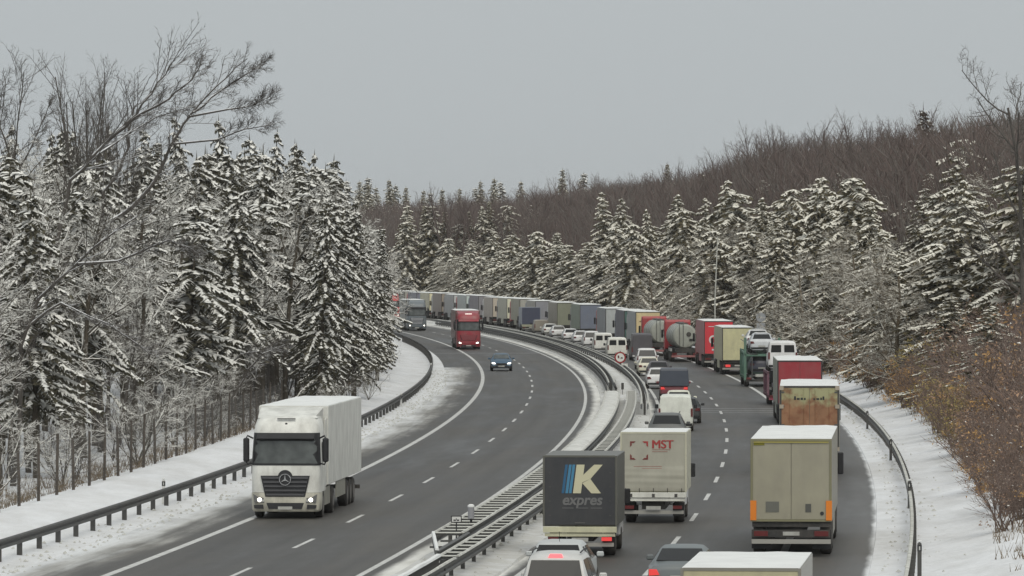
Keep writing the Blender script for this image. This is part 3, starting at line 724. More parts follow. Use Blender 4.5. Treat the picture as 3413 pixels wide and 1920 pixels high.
    if lit == 'brake': MB().frontprism([(-.19, H - .085), (.19, H - .085), (.15, H + .0), (-.15, H + .0)], st[ib[1]][0] + .04, st[ib[1]][0] + .2).build('brake_light', BRAKE, r)
    if snow: snow_slab(r, -.5, .5, st[ib[1]][0] + .3, st[fi][0] - .1, H + .0, .035, seed=int(X * 10) % 50)
    return r

# ------------------------------------------------------------------ box vans (rear view)
def box_van(label, X, Y, col, h=3.2, w=1.15, L=4.6, zb=.95, cab=(220, 220, 215), sidecol=None, group=None, tailboard=(150, 150, 130), name='box_van', snow=0.0, cabh=2.4, dirty=.4, lit=False):
    r = thing(name, label, 'box van', (X, Y, 0), yaw(Y + 3), group)
    bm = paint(*col, dirty=dirty); sm = paint(*(sidecol or col), dirty=dirty)
    MB().box(-w, w, .05, L, zb, h).build('box_body', sm, r, bevel=.02)
    MB().box(-w + .05, w - .05, .0, .048, zb + .04, h - .05).build('rear_cover', bm, r, bevel=.008)
    MB().box(-w - .012, -w + .05, -.01, .05, zb, h).box(w - .05, w + .012, -.01, .05, zb, h).box(-w + .05, w - .05, -.01, .05, h - .05, h + .012).build('rear_frame', sm, r)
    b = paint(*tailboard)
    MB().box(-w, w, -.04, .08, zb - .2, zb - .012).build('tail_board', b, r, bevel=.01)
    MB().box(-w + .05, w - .05, .0, .1, zb - .32, zb - .22).build('sill', b, r)
    MB().box(-.42, .42, .2, L + 1.2, .5, zb - .21).build('chassis', CHASSIS, r)
    MB().box(-w + .1, w - .1, .1, .2, .34, .46).build('underrun_bar', mat('bumper_grey', (.36, .35, .32)), r)
    for s_ in (-1, 1):
        MB().box(s_ * (w - .32) - .16, s_ * (w - .32) + .16, .0, .06, .52, .64).build('tail_light', REDLIT if s_ > 0 and lit else REDLAMP, r)
        wheel(r, s_ * .86, 1.5, .37, .38); wheel(r, s_ * .90, L + .75, .37, .24)
        MB().box(min(s_ * 1.1, s_ * 1.3), max(s_ * 1.1, s_ * 1.3), L + .75, L + .85, 1.45, 1.95).build('mirror', BLACK, r, bevel=.03)
        MB().box(s_ * .86 - .2, s_ * .86 + .2, .75, .77, .25, .7).build('mudflap', BLACK, r)
    MB().box(-.26, .26, .0, .03, .5, .62).build('licence_plate', PLATE, r)
    c = paint(*cab)
    MB().prism([(L + .05, .45), (L + 2.1, .45), (L + 2.15, .95), (L + 1.5, 1.15), (L + .9, cabh - .15), (L + .5, cabh), (L + .05, cabh)], -1.0, 1.0).build('cab', c, r, bevel=.05)
    if snow: snow_slab(r, -w + .02, w - .02, .05, L, h + .002, snow, seed=int(Y))
    return r

# ------------------------------------------------------------------ oncoming articulated truck (front view)
def oncoming_truck(label, Xc, Y, col, trailer, style, group=None, h=4.0, grille=True):
    th = math.pi + yaw(Y + 6)
    r = thing('articulated_truck', label, 'truck', (Xc, Y, 0), th, group)
    c = paint(*col, dirty=.5); tm = paint(*trailer, dirty=.4)
    # cab: stacked rounded sections (z, half width, front set-back, corner)
    def sec(z, wv, fy, cr, back=-2.3):
        pts = [(-wv, back), (-wv, fy - cr * 1.4), (-wv + cr * .3, fy - cr * .5), (-wv + cr, fy), (-wv * .5, fy + .02), (wv * .5, fy + .02), (wv - cr, fy), (wv - cr * .3, fy - cr * .5), (wv, fy - cr * 1.4), (wv, back)]
        return [(x, y, z) for x, y in pts]
    hi = style.get('hi', 3.72)
    secs = [sec(.95, 1.235, 0, .2), sec(1.5, 1.245, .0, .22), sec(1.95, 1.245, -.02, .24), sec(2.5, 1.22, -.10, .26), sec(3.05, 1.19, -.2, .28), sec(3.35, 1.17, -.27, .3), sec(hi - .12, 1.12, -.48, .34), sec(hi, 1.05, -.68, .36)]
    MB().loft(secs).build('cab', c, r, smooth=True)
    lo = [sec(.26, 1.18, -.02, .2, -1.0), sec(.32, 1.23, .03, .22, -1.0), sec(.7, 1.25, .05, .22, -1.0), sec(.94, 1.25, .04, .22, -1.0)]
    cg = paint(*[int(v * .88) for v in col], dirty=.75) if style.get('star') else c
    MB().loft(lo).build('bumper', cg, r, smooth=True)
    cs = paint(*[int(v * .62) for v in col], dirty=.7)
    def panel(nm, m, za, zb_, off, i0=1, i1=8, k=1.0):
        def at(z):
            zs = [s_[0][2] for s_ in secs]
            j = max(i for i in range(len(zs) - 1) if zs[i] <= z + 1e-6); q = (z - zs[j]) / (zs[j + 1] - zs[j])
            return [tuple(secs[j][i][a] * (1 - q) + secs[j + 1][i][a] * q for a in range(3)) for i in range(i0, i1 + 1)]
        rings = []
        for z in np.linspace(za, zb_, 4):
            pr_ = at(float(z)); rings.append([(p[0] * k * (1 + off * .8), p[1] + off, p[2]) for p in pr_])
        inner = [[(p[0] * .99, p[1] - .03, p[2]) for p in ring_] for ring_ in rings]
        b = MB(); n = len(rings[0])
        b.loft(rings, cap=False, closed=False)
        return b.build(nm, m, r, smooth=True, fix=False)
    panel('screen_surround', BLACK, 1.93, 3.1, .012, 1, 8)
    panel('windscreen', GLASSB, 2.0, 2.82, .026, 2, 7, .97)
    b = MB(); b.prism([(-.18, 2.86), (-.02, 2.84), (.06, 2.9), (-.16, 3.1)], -1.05, 1.05).build('sun_visor', BLACK if style.get('visor', True) else c, r, bevel=.01)
    gz0, gz1 = style.get('grille', (.80, 1.56)); wt, wb = .89, .72
    if grille:
        MB().frontprism([(-wb, gz0), (wb, gz0), (wt, gz1), (-wt, gz1)], .02, .075).build('grille', mat('grille_black', (.03, .03, .033), rough=.45), r)
        for k in range(5):
            q = (k + .5) / 5; z = gz0 + (gz1 - gz0) * q; ww = wb + (wt - wb) * q - .05
            MB().prism([(.076, z - .05), (.12, z - .03), (.105, z + .03), (.076, z + .045)], -ww, ww).build('grille_slat', style.get('slat', mat('slat_grey', (.06, .06, .065), rough=.4, metal=.3)), r)
    if style.get('star'):
        n = 28; b = MB()
        cz = 1.42; b.loft([[((.20 + .022 * math.cos(a)) * math.sin(2 * math.pi * k / n), .145 + .02 * math.sin(a), cz + (.20 + .022 * math.cos(a)) * math.cos(2 * math.pi * k / n)) for a in np.linspace(0, 2 * math.pi, 6, endpoint=False)] for k in range(n + 1)], cap=False)
        CH = mat('chrome', (.55, .55, .56), rough=.2, metal=.9)
        em = b.build('emblem', CH, r, smooth=True)
        b = MB()
        for k in range(3):
            a = 2 * math.pi * k / 3; p = lambda rr, an: (rr * math.sin(an), cz + rr * math.cos(an))
            tri = [p(.195, a), p(.035, a + math.pi / 3), (0, cz), p(.035, a - math.pi / 3)]
            b.loft([[(x, .13, z) for x, z in tri], [(x, .155, z) for x, z in tri]])
        b.build('star', CH, em)
        MB().disc(0, .10, cz, .185, .125, 24).build('emblem_back', mat('grille_black', (.03, .03, .033)), em)
        MB().disc(0, .077, 1.5, .27, .098, 24).build('emblem_mount', mat('grille_black', (.03, .03, .033)), em)
        MB().frontprism([(-.60, .36), (.60, .36), (.68, .58), (-.68, .58)], .04, .085).build('lower_grille', mat('grille_black', (.03, .03, .033)), r)
        for s_ in (-1, 1):
            MB().frontprism([(s_ * .78, .36), (s_ * 1.12, .38), (s_ * 1.14, .5), (s_ * .8, .52)], .04, .085).build('fog_light_recess', mat('grille_black', (.03, .03, .033)), r)
    else:
        MB().frontprism([(-.7, .3), (.7, .3), (.75, .46), (-.75, .46)], .04, .085).build('lower_grille', mat('grille_black', (.03, .03, .033)), r)
    for s_ in (-1, 1):
        lz = .70
        MB().frontprism([(s_ * .76, lz - .12), (s_ * 1.12, lz - .1), (s_ * 1.16, lz + .2), (s_ * 1.0, lz + .10), (s_ * .78, lz + .06)], .03, .078).build('headlight_housing', mat('lamp_housing', (.16, .16, .16), rough=.2), r)
        MB().disc(s_ * .93, .09, lz - .01, .075, .079, 16).build('headlight', HEAD, r)
        MB().disc(s_ * .80, .088, lz - .04, .045, .079, 12).build('headlight', HEAD if style.get('four') else LAMP, r)
        m_ = MB().box(min(s_ * 1.33, s_ * 1.55), max(s_ * 1.33, s_ * 1.55), -.30, -.12, 2.05, 2.92).build('mirror', BLACK, r, bevel=.05)
        MB().tube([(s_ * 1.2, -.3, 2.9), (s_ * 1.4, -.22, 3.0), (s_ * 1.44, -.2, 2.9)], .03, 6).build('arm', BLACK, m_)
        MB().tube([(s_ * 1.22, -.3, 2.0), (s_ * 1.4, -.22, 1.96), (s_ * 1.44, -.2, 2.06)], .03, 6).build('arm', BLACK, m_)
        MB().prism([(-.95, 2.0), (-1.9, 2.0), (-1.85, 2.75), (-1.0, 2.75)], s_ * 1.247, s_ * 1.235).build('side_window', GLASS, r)
        wheel(r, s_ * 1.08, -1.45, .5, .3); wheel(r, s_ * 1.0, -5.1, .5, .5)
        for k in range(3): wheel(r, s_ * 1.06, -11.0 - 1.31 * k, .5, .36)
        MB().prism([(-2.0, .4), (-4.4, .4), (-4.4, 1.05), (-2.0, 1.05)], s_ * 1.2, s_ * 1.16).build('side_fairing', cs, r)
        MB().box(min(s_ * 1.19, s_ * 1.23), max(s_ * 1.19, s_ * 1.23), -10.2, -6.6, .5, 1.1).build('side_skirt', cs, r)
        MB().prism([(-2.32, 1.1), (-2.9, 1.1), (-2.9, 3.6), (-2.32, 3.5)], s_ * 1.22, s_ * 1.19).build('cab_side_deflector', c, r)
        MB().tube([(s_ * .35, .0, 1.98), (s_ * .1, -.02, 2.02), (-s_ * .3, -.03, 2.06)], .012, 5).build('wiper', BLACK, r)
    MB().box(-.26, .26, .09, .1, .34, .45).build('licence_plate', PLATE, r)
    MB().loft([[(-1.1, -.75, hi - .06), (1.1, -.75, hi - .06), (1.12, -2.5, hi - .1), (-1.12, -2.5, hi - .1)], [(-1.0, -1.0, hi + .03), (1.0, -1.0, hi + .03), (1.15, -2.45, h - .02), (-1.15, -2.45, h - .02)]]).build('roof_deflector', c, r, bevel=.02)
    if style.get('roofbar'):
        MB().box(-.35, .35, -.5, -.42, hi - .08, hi - .02).build('roof_lamp', mat('lamp_warm', (.8, .8, .75), emit=((1, .95, .85), 1.2)), r)
    if style.get('star'):
        MB().disc(0, -.30, 3.42, .045, -.33, 12).build('roof_camera', BLACK, r); MB().box(-.33, .33, -.42, -.36, 3.58, 3.62).build('roof_slot', BLACK, r)
    W = 1.275
    MB().box(-W, W, -16.5, -2.95, 1.12, h).build('trailer_body', tm, r, bevel=.015)
    snow_slab(r, -W + .02, W - .02, -16.45, -3.0, h + .001, .06, seed=3)
    MB().box(-.5, .5, -16.3, -1.0, .8, 1.117).build('chassis', CHASSIS, r)
    MB().box(-W + .05, W - .05, -16.45, -16.3, .45, .6).build('underrun_bar', CHASSIS, r)
    MB().box(-1.1, 1.1, -2.9, -.9, .35, .9).build('engine_underside', CHASSIS, r)
    return r

# ------------------------------------------------------------------ traffic: right carriageway, slow lane (near to far)
def at(px, s_): return (px - 1706.5) / s_, FPX / s_
INK = mat('dark_print', (.03, .03, .03), rough=.6)
X, Y = at(2469, 163.)
r0 = box_van('beige box truck cut off by the bottom edge, thick snow on its roof', X, Y, (158, 152, 122), h=3.06, w=1.225, L=6.4, zb=1.0, name='box_truck', snow=.05, sidecol=(110, 108, 100))
r1 = semi('cream box trailer with orange corner reflectors, nearest whole truck on the right', FPX / 105.9, 16, (122, 120, 110), (131, 127, 111), cab=(90, 90, 90), h=3.72, detail=1, snow=.06, dirty=.35, Xo=at(2637, 105.9)[0], fr=mat('frame_olive', (.22, .21, .12), rough=.6, dirt=.4))
for s_ in (-1, 1):
    MB().box(s_ * 1.19 - .095, s_ * 1.19 + .095, .0, .019, 1.16, 1.78).build('corner_reflector', AMBER, r1)
MB().box(-.8, -.38, .02, .034, 1.42, 1.75).build('grey_sticker', mat('sticker_grey', (.14, .14, .12), rough=.5), r1)
MB().box(.45, .63, .02, .034, 1.42, 1.68).build('small_sticker', mat('sticker_dark', (.09, .09, .08), rough=.5), r1)
MB().box(-1.18, -.84, .02, .034, 3.52, 3.6).build('yellow_label', mat('label_yellow', srgb(120, 115, 30)), r1)
MB().disc(.97, .015, 1.38, .06, .034, 16).build('speed_badge', INK, r1)
MB().box(-1.18, 1.18, .0, .018, 3.6, 3.64).build('top_edge', mat('edge_yellow', srgb(165, 155, 85)), r1)

# container lorry
def rust_material():
    m = mat('rusty_container', srgb(150, 112, 84), rough=.8, var=.2, vscale=1.5); n = m.node_tree; b = n.nodes['Principled BSDF']
    src = b.inputs['Base Color'].links[0].from_socket
    tc = n.nodes.new('ShaderNodeTexCoord'); sp = n.nodes.new('ShaderNodeSeparateXYZ'); n.links.new(tc.outputs['Object'], sp.inputs[0])
    z = n.nodes.new('ShaderNodeTexNoise'); z.inputs['Scale'].default_value = 1.7; z.inputs['Detail'].default_value = 7; n.links.new(tc.outputs['Object'], z.inputs['Vector'])
    a = n.nodes.new('ShaderNodeMath'); a.operation = 'MULTIPLY_ADD'; a.inputs[1].default_value = 1.5; n.links.new(z.outputs[0], a.inputs[0]); n.links.new(sp.outputs[2], a.inputs[2])
    r = n.nodes.new('ShaderNodeMapRange'); r.inputs[1].default_value = 3.75; r.inputs[2].default_value = 4.1; n.links.new(a.outputs[0], r.inputs[0])
    q = n.nodes.new('ShaderNodeMix'); q.data_type = 'RGBA'; n.links.new(r.outputs[0], q.inputs[0]); n.links.new(src, q.inputs[6]); q.inputs[7].default_value = (*srgb(168, 166, 128), 1)
    z2 = n.nodes.new('ShaderNodeTexNoise'); z2.inputs['Scale'].default_value = 2.6; z2.inputs['Detail'].default_value = 8; n.links.new(tc.outputs['Object'], z2.inputs['Vector'])
    r2 = n.nodes.new('ShaderNodeMapRange'); r2.inputs[1].default_value = .48; r2.inputs[2].default_value = .66; r2.inputs[4].default_value = .75; n.links.new(z2.outputs[0], r2.inputs[0])
    q2 = n.nodes.new('ShaderNodeMix'); q2.data_type = 'RGBA'; n.links.new(r2.outputs[0], q2.inputs[0]); n.links.new(q.outputs[2], q2.inputs[6]); q2.inputs[7].default_value = (*srgb(128, 78, 55), 1)
    n.links.new(q2.outputs[2], b.inputs['Base Color']); return m
RUST = rust_material()
r2 = semi('rust streaked shipping container on a lorry, second whole truck on the right', FPX / 77.5, 16, (135, 135, 128), (150, 150, 110), h=3.92, detail=2, snow=.06, name='container_truck', Xo=at(2698, 77.5)[0], L=12.6, cab=(110, 100, 90))
for o in r2.children:
    if o.name.startswith('rear_door'):
        o.data.materials[0] = RUST
        for q in o.children:
            if q.name.startswith('lock_rod'): q.data.materials[0] = RUST
b = MB()
for k in range(40):
    for s_ in (-1, 1): b.box(min(s_ * 1.275, s_ * 1.30), max(s_ * 1.275, s_ * 1.30), .3 + k * .3, .42 + k * .3, 1.25, 3.8)
stuff(b.build('corrugation', paint(135, 135, 128), r2))
for s_ in (-1, 1):
    for zz in (1.12, 2.95, 3.74): MB().box(s_ * 1.2 - .09, s_ * 1.2 + .09, -.01, .05, zz, zz + .17).build('corner_casting', paint(150, 140, 125), r2)
b = MB()
for k, (xx, ww, hh) in enumerate([(-.62, .09, .16), (-.48, .12, .09), (-.33, .1, .1), (-.2, .08, .09), (.22, .1, .07), (.36, .12, .08), (.5, .07, .1), (.6, .08, .15)]):
    b.box(xx - ww / 2, xx + ww / 2, .026, .034, 3.32, 3.32 + hh)
b.build('worn_lettering', INK, r2)

r3 = semi('dark red roller backed trailer with snowy roof behind the car transporter', FPX / 58.8, 16, (132, 136, 128), (132, 42, 50), h=3.62, snow=.07, Xo=at(2666, 58.8)[0], dirty=.25, fr=mat('frame_dark', (.05, .045, .045)))
# two tier car transporter: motor vehicle and trailer
GREEN = paint(70, 105, 90); PURP = paint(95, 60, 75)
def deck(parent, y0, y1, z, m, w=1.25, tilt=0.0):
    for s_ in (-1, 1):
        MB().prism([(y0, z), (y1, z + tilt), (y1, z + tilt + .16), (y0, z + .16)], s_ * w - .05, s_ * w + .05).build('deck_beam', m, parent)
        MB().prism([(y0, z + .03), (y1, z + tilt + .03), (y1, z + tilt + .1), (y0, z + .1)], s_ * .62 - .3, s_ * .62 + .3).build('runway', mat('deck_plate', (.2, .2, .2), rough=.5, metal=.4, dirt=.4), parent)
X, Y = at(2540, 45.5)
ct = thing('car_transporter', 'green framed car transporter lorry carrying a silver car on top', 'truck', (X, Y, 0), yaw(Y + 5))
deck(ct, -.3, 8.2, 2.3, GREEN, tilt=.25); deck(ct, 0, 8.2, .75, GREEN)
for yy in (.1, 2.9, 5.6, 8.0):
    for s_ in (-1, 1): MB().box(s_ * 1.25 - .07, s_ * 1.25 + .07, yy, yy + .18, .6, 2.5 + (.2 if yy > 5 else 0)).build('upright', GREEN, ct)
for s_ in (-1, 1):
    MB().box(s_ * 1.25 - .09, s_ * 1.25 + .09, -.3, -.12, .5, 3.6).build('upright', GREEN, ct)
    MB().box(s_ * .95 - .2, s_ * .95 + .2, -.36, -.31, .55, .7).build('tail_light', REDLAMP, ct)
    wheel(ct, s_ * 1.06, 1.9, .45, .34); wheel(ct, s_ * 1.06, 8.9, .5, .32)
MB().box(-1.2, 1.2, -.3, -.15, .4, .56).build('rear_beam', CHASSIS, ct); MB().box(-.4, .4, 0, 8.5, .5, .74).build('chassis', CHASSIS, ct)
MB().box(-.5, .5, -.35, -.32, .75, .95).build('licence_plate', PLATE, ct)
for s_ in (-1, 1):
    for y_a, y_b in ((0, 2.8), (2.9, 5.6)):
        MB().tube([(s_ * 1.25, y_a, .9), (s_ * 1.25, y_b, 2.3)], .05, 6).build('strut', GREEN, ct)
    MB().tube([(s_ * .75, -.35, .5), (s_ * .75, -.5, 2.2)], .05, 6).build('ramp_arm', GALV, ct)
    MB().tube([(s_ * 1.28, -.2, 3.3), (s_ * 1.28, 8, 3.4)], .025, 6).build('hand_rail', GALV, ct)
MB().box(-1.2, 1.2, -.3, -.2, 2.25, 2.42).build('cross_beam', GREEN, ct)
MB().prism([(8.4, .6), (10.2, .6), (10.3, 1.5), (9.9, 2.6), (8.5, 2.65)], -1.2, 1.2).build('cab', paint(90, 110, 100), ct, bevel=.06)
car('silver hatchback on the upper deck of the green car transporter', X, Y + .3, (175, 178, 182), 'hatch', z=2.46, lit=None, snow=True, rz=yaw(Y + 5))
car('dark car on the lower deck of the green car transporter', X, Y + .5, (60, 62, 75), 'hatch', z=.86, lit=None, rz=yaw(Y + 5))
car('white car at the front of the upper transporter deck', X - .1, Y + 4.4, (200, 200, 200), 'hatch', z=2.66, lit=None, rz=yaw(Y + 5), snow=True)
X2, Y2 = at(2625, 52.0)
cr = thing('transporter_trailer', 'maroon car transporter trailer loaded with a white van on top', 'trailer', (X2, Y2, 0), yaw(Y2 + 5))
deck(cr, -.2, 8.6, 2.0, PURP); deck(cr, -.4, 8.6, .65, PURP)
for yy in (-.2, 2.8, 5.8, 8.4):
    for s_ in (-1, 1): MB().box(s_ * 1.25 - .07, s_ * 1.25 + .07, yy, yy + .18, .5, 2.15).build('upright', PURP, cr)
for s_ in (-1, 1):
    MB().box(s_ * .95 - .2, s_ * .95 + .2, -.46, -.41, .5, .65).build('tail_light', REDLAMP, cr); wheel(cr, s_ * 1.06, 3.4, .45, .34); wheel(cr, s_ * 1.06, 4.5, .45, .34)
MB().box(-1.2, 1.2, -.4, -.25, .35, .5).build('rear_beam', paint(150, 60, 85), cr); MB().tube([(0, 8.6, .6), (0, 10.5, .6)], .07, 6).build('drawbar', CHASSIS, cr)
car('white van riding on the upper deck of the maroon transporter trailer', at(2612, 52.)[0], Y2 + 1.2, (215, 215, 212), 'van', z=2.12, lit=None, rz=yaw(Y2 + 5), rear_glass=True)
car('grey car on the lower deck of the maroon transporter trailer', X2, Y2 + .2, (150, 150, 165), 'hatch', z=.76, lit=None, rz=yaw(Y2 + 5))

r5 = semi('beige box trailer directly ahead of the car transporter', FPX / 41.2, 16, (168, 165, 142), (178, 174, 138), h=3.82, snow=.08, Xo=at(2407, 41.2)[0] + 1.275, dirty=.35)
MB().box(.62, .8, .01, .034, 1.35, 1.7).build('dark_mark', INK, r5)
MB().box(-1.0, -.6, .0, .03, .62, .82).build('tail_light', REDLIT, r5)
r6 = semi('red curtain trailer with a white letter C on its rear', FPX / 38.6, 16, (150, 105, 108), (185, 48, 58), h=4.0, snow=.08, Xo=at(2347, 38.6)[0] + 1.275, dirty=.2, cab=(150, 60, 60))
lettering(r6, 'C', -.52, .028, 2.35, 1.05, mat('print_white', (.7, .7, .68)), .02)
MB().box(-.9, .3, .02, .034, 3.5, 3.56).box(-.6, .5, .02, .034, 1.45, 1.6).build('white_print', mat('print_white', (.7, .7, .68)), r6)

def tanker(label, Y, t, group):
    r = thing('tanker_truck', label, 'tanker', (XL(Y) + t, Y, 0), yaw(Y + 6), group)
    TK = paint(142, 144, 136, .5); n = 24; L = 11.5
    def ring(y, k): return [(1.14 * k * math.cos(2 * math.pi * j / n), y, 2.3 + 1.14 * k * math.sin(2 * math.pi * j / n)) for j in range(n)]
    tb = MB().loft([ring(.02, .55), ring(.08, .85), ring(.25, .98), ring(.4, 1), ring(L - .4, 1), ring(L - .15, .9), ring(L, .6)]).build('tank', TK, r, smooth=True)
    for yy in (.45, 3.2, 6, 9): MB().loft([ring(yy, 1.012), ring(yy + .1, 1.012)]).build('band', GALV, r, smooth=True)
    MB().box(-.3, .3, .4, L - .5, 3.45, 3.51).build('walkway', GALVD, r)
    MB().tube([(-.5, .0, 1.4), (-.5, .0, 3.4), (-.5, .6, 3.7)], .03, 6).tube([(-.15, .0, 1.4), (-.15, .0, 3.4), (-.15, .6, 3.7)], .03, 6).build('ladder', GALV, r)
    MB().disc(.35, -.02, 2.5, .22, .1, 16).build('hatch', CHASSIS, r); MB().box(.4, .7, -.05, .1, 1.9, 2.1).build('sign_plate', INK, r)
    MB().box(-.9, .9, .1, L, .85, 1.25).build('chassis', CHASSIS, r)
    MB().box(-1.22, 1.22, -.1, .08, .42, .6).build('underrun_bar', paint(140, 90, 90), r)
    for s_ in (-1, 1):
        MB().box(s_ * .95 - .22, s_ * .95 + .22, -.14, -.11, .62, .8).build('tail_light', REDLAMP, r)
        for k in range(3): wheel(r, s_ * 1.06, 1.6 + 1.31 * k, .5, .36)
        MB().prism([(.9, .95), (1.0, 1.2), (5.0, 1.2), (5.1, .95)], s_ * 1.2 - .06, s_ * 1.2 + .06).build('mudguard', mat('pale_guard', (.45, .45, .43)), r)
    tractor(r, L + .6, (150, 46, 52), 3.7)
    return r
tanker('silver tank trailer with red cab directly beside the red curtain trailer', FPX / 36.6, 15.3, None)
tanker('silver tank trailer with red cab, farther one next to the beige lorry', FPX / 34.5, 14.9, None)

QUEUE = [  # rear-left column in the photograph, side colour, rear colour, what sets it apart
 (2160, (165, 170, 172), (196, 178, 138), 'tan box trailer with TU letters on its rear'),
 (2086, (84, 84, 98), (58, 88, 84), 'dark teal backed trailer with slate side'),
 (2018, (128, 132, 138), (156, 160, 160), 'light grey trailer left of the teal one'),
 (1932, (108, 122, 104), (98, 104, 118), 'blue grey backed trailer with green side'),
 (1856, (132, 126, 112), (116, 118, 102), 'olive brown trailer beyond the green sided one'),
 (1782, (152, 147, 138), (128, 128, 134), 'grey trailer behind the navy box van'),
 (1732, (132, 130, 108), (150, 148, 140), 'olive sided trailer left of the navy box van'),
 (1688, (160, 158, 140), (194, 194, 172), 'whitish trailer with dark marks on its door'),
 (1640, (150, 142, 130), (168, 158, 144), 'pinkish beige ribbed trailer in the far queue'),
 (1592, (104, 101, 108), (120, 118, 122), 'dark grey trailer with the whitest roof in the far queue'),
 (1552, (160, 170, 168), (172, 182, 178), 'pale mint trailer just right of the red oncoming truck'),
 (1516, (150, 156, 156), (168, 172, 172), 'light silver trailer above the red oncoming truck'),
 (1482, (122, 112, 102), (132, 122, 110), 'brown trailer left of the red oncoming truck'),
 (1440, (182, 178, 150), (196, 190, 160), 'cream trailer in the far queue above the white camper'),
 (1398, (98, 98, 112), (112, 112, 124), 'slate grey trailer behind the grey oncoming truck'),
 (1352, (118, 118, 106), (140, 140, 132), 'farthest grey trailer at the end of the queue'),
]
yl = FPX / 34.5 + 8
for k, (px, sd_, rc, lab) in enumerate(QUEUE):
    Y = max(solveY(px, 15.2 - 1.275), yl + 19.0); yl = Y
    q = semi(lab, Y, 15.2, [int(v * .88) for v in sd_], rc, cab=[(170, 170, 168), (90, 100, 120), (150, 60, 60), (120, 120, 120)][k % 4], h=4.0 - .05 * (k % 3), snow=.09, dirty=.3, detail=1)
    if k == 0: lettering(q, 'TU', -.35, .02, 2.75, .8, mat('print_brown', srgb(120, 85, 50)), .02)
    if k == 7: MB().box(.15, .4, .01, .034, 2.2, 2.9).box(.2, .5, .01, .034, 3.2, 3.45).box(-.9, -.2, .01, .034, 1.25, 1.4).build('dark_mark', INK, q)
    if k == 11: MB().box(-.9, -.1, .01, .034, 1.9, 2.6).build('dark_mark', INK, q)

# ------------------------------------------------------------------ traffic: right carriageway, fast lane (near to far)
X, Y = at(1848, 130.)
car('silver people carrier with lit red brake light at the bottom edge', X, Y, (178, 178, 176), 'mpv', lit='brake', rails=True, dirty=.25)
X, Y = at(1858, 119.5)
q = car('silver hatchback squeezed between the people carrier and the K van', X, Y, (165, 168, 168), 'hatch', dirty=.25)
MB().tube([(0, .8, 1.47), (0, .7, 1.75)], .008, 5).build('antenna', BLACK, q)
X, Y = at(2266, 121.5)
car('dark grey saloon with red tail light half hidden by the bottom box truck', X, Y, (92, 98, 100), 'sedan', dirty=.2, lit='tail')
X, Y = at(1933, 106.)
k_ = box_van('charcoal box van with a large K and expres lettering', X, Y, (46, 47, 50), h=3.2, w=1.16, L=4.8, zb=.98, sidecol=(78, 78, 72), tailboard=(176, 174, 148), dirty=.15, lit=True)
MB().box(-.16, .16, -.02, -.001, 1.07, 1.11).build('latch', GALV, k_)
for xx in (-.95, .95):
    for zz in (1.3, 1.75, 2.2, 2.65): MB().box(xx - .03, xx + .03, -.012, -.001, zz, zz + .04).build('hinge', GALVD, k_)
KW = mat('print_cream', srgb(205, 200, 170), rough=.6); KB = mat('print_blue', srgb(70, 130, 165), rough=.6); KB2 = mat('print_blue_dark', srgb(45, 95, 130), rough=.6)
hz0, hz1 = 2.02, 2.92
def slab(xs, m, nm): MB().frontprism(xs, -.012, -.002).build(nm, m, k_)
sh_ = lambda x, z: (x + (z - hz0) * .13, z)
slab([sh_(-.22, hz0), sh_(.03, hz0), sh_(.03, hz1), sh_(-.22, hz1)], KW, 'letter_stem')
slab([sh_(.03, 2.34), sh_(.36, hz0), sh_(.66, hz0), sh_(.27, 2.47)], KW, 'letter_leg')
slab([sh_(.03, 2.36), sh_(.03, 2.36), sh_(.27, 2.47), sh_(.60, hz1), sh_(.33, hz1), sh_(.03, 2.60)], KW, 'letter_arm')
for i, (xa, m) in enumerate(((-.58, KB2), (-.46, KB), (-.35, KB))): slab([sh_(xa, hz0), sh_(xa + .085, hz0), sh_(xa + .085, hz1), sh_(xa, hz1)], m, 'blue_stripe')
lettering(k_, 'expres', .06, -.008, 1.80, .46, mat('print_grey', srgb(112, 112, 112)), .012, .2, spacing=1.0)
for xa, xb in ((-.56, -.2), (-.1, .26), (.34, .7)): MB().box(xa, xb, -.012, -.002, 1.545, 1.565).build('fine_print', mat('print_grey', (.15, .15, .15)), k_)
X, Y = at(2178, 94.)
ms = box_van('light grey tarpaulin box van with red MST lettering', X, Y, (150, 148, 136), h=3.24, w=1.17, L=4.8, zb=1.12, sidecol=(170, 168, 150), tailboard=(205, 203, 188), dirty=.3, snow=.02)
for xx in (-.8, 0, .8): MB().box(xx - .05, xx + .05, -.06, -.041, .95, 1.06).build('tail_board_latch', GALVD, ms)
for xx in (-1.0, -.5, 0, .5, 1.0): MB().box(xx - .012, xx + .012, -.03, -.012, 1.1, 1.26).build('strap', CHASSIS, ms)
MR = mat('print_red', srgb(165, 60, 58), rough=.6); MRD = mat('print_dark_red', srgb(120, 55, 52), rough=.6)
for k in range(3): lettering(ms, 'MST', .31 + .014 * k, -.008 - .0012 * k, 2.80, .42, MR, 0)
def arrow(cx, cz, dx, dz, m):
    a = .10
    MB().frontprism([(cx, cz), (cx + dx * a * 2.0, cz), (cx + dx * a * 1.4, cz + dz * a * .6), (cx + dx * a * .6, cz + dz * a * .6), (cx + dx * a * .6, cz + dz * a * 1.4), (cx, cz + dz * a * 2.0)], -.012, -.002).build('arrow_mark', m, ms)
arrow(-.83, 2.92, 1, -1, MRD); arrow(-.19, 2.92, -1, -1, MR); arrow(-.83, 2.27, 1, 1, MRD); arrow(-.19, 2.27, -1, 1, MRD)
for z_, xa, xb in ((2.62, -.05, .6), (2.55, -.05, .5), (2.02, -.7, .3), (1.95, -.4, .3)): MB().box(xa, xb, -.012, -.002, z_, z_ + .02).build('fine_print', mat('print_faint', srgb(165, 125, 115)), ms)
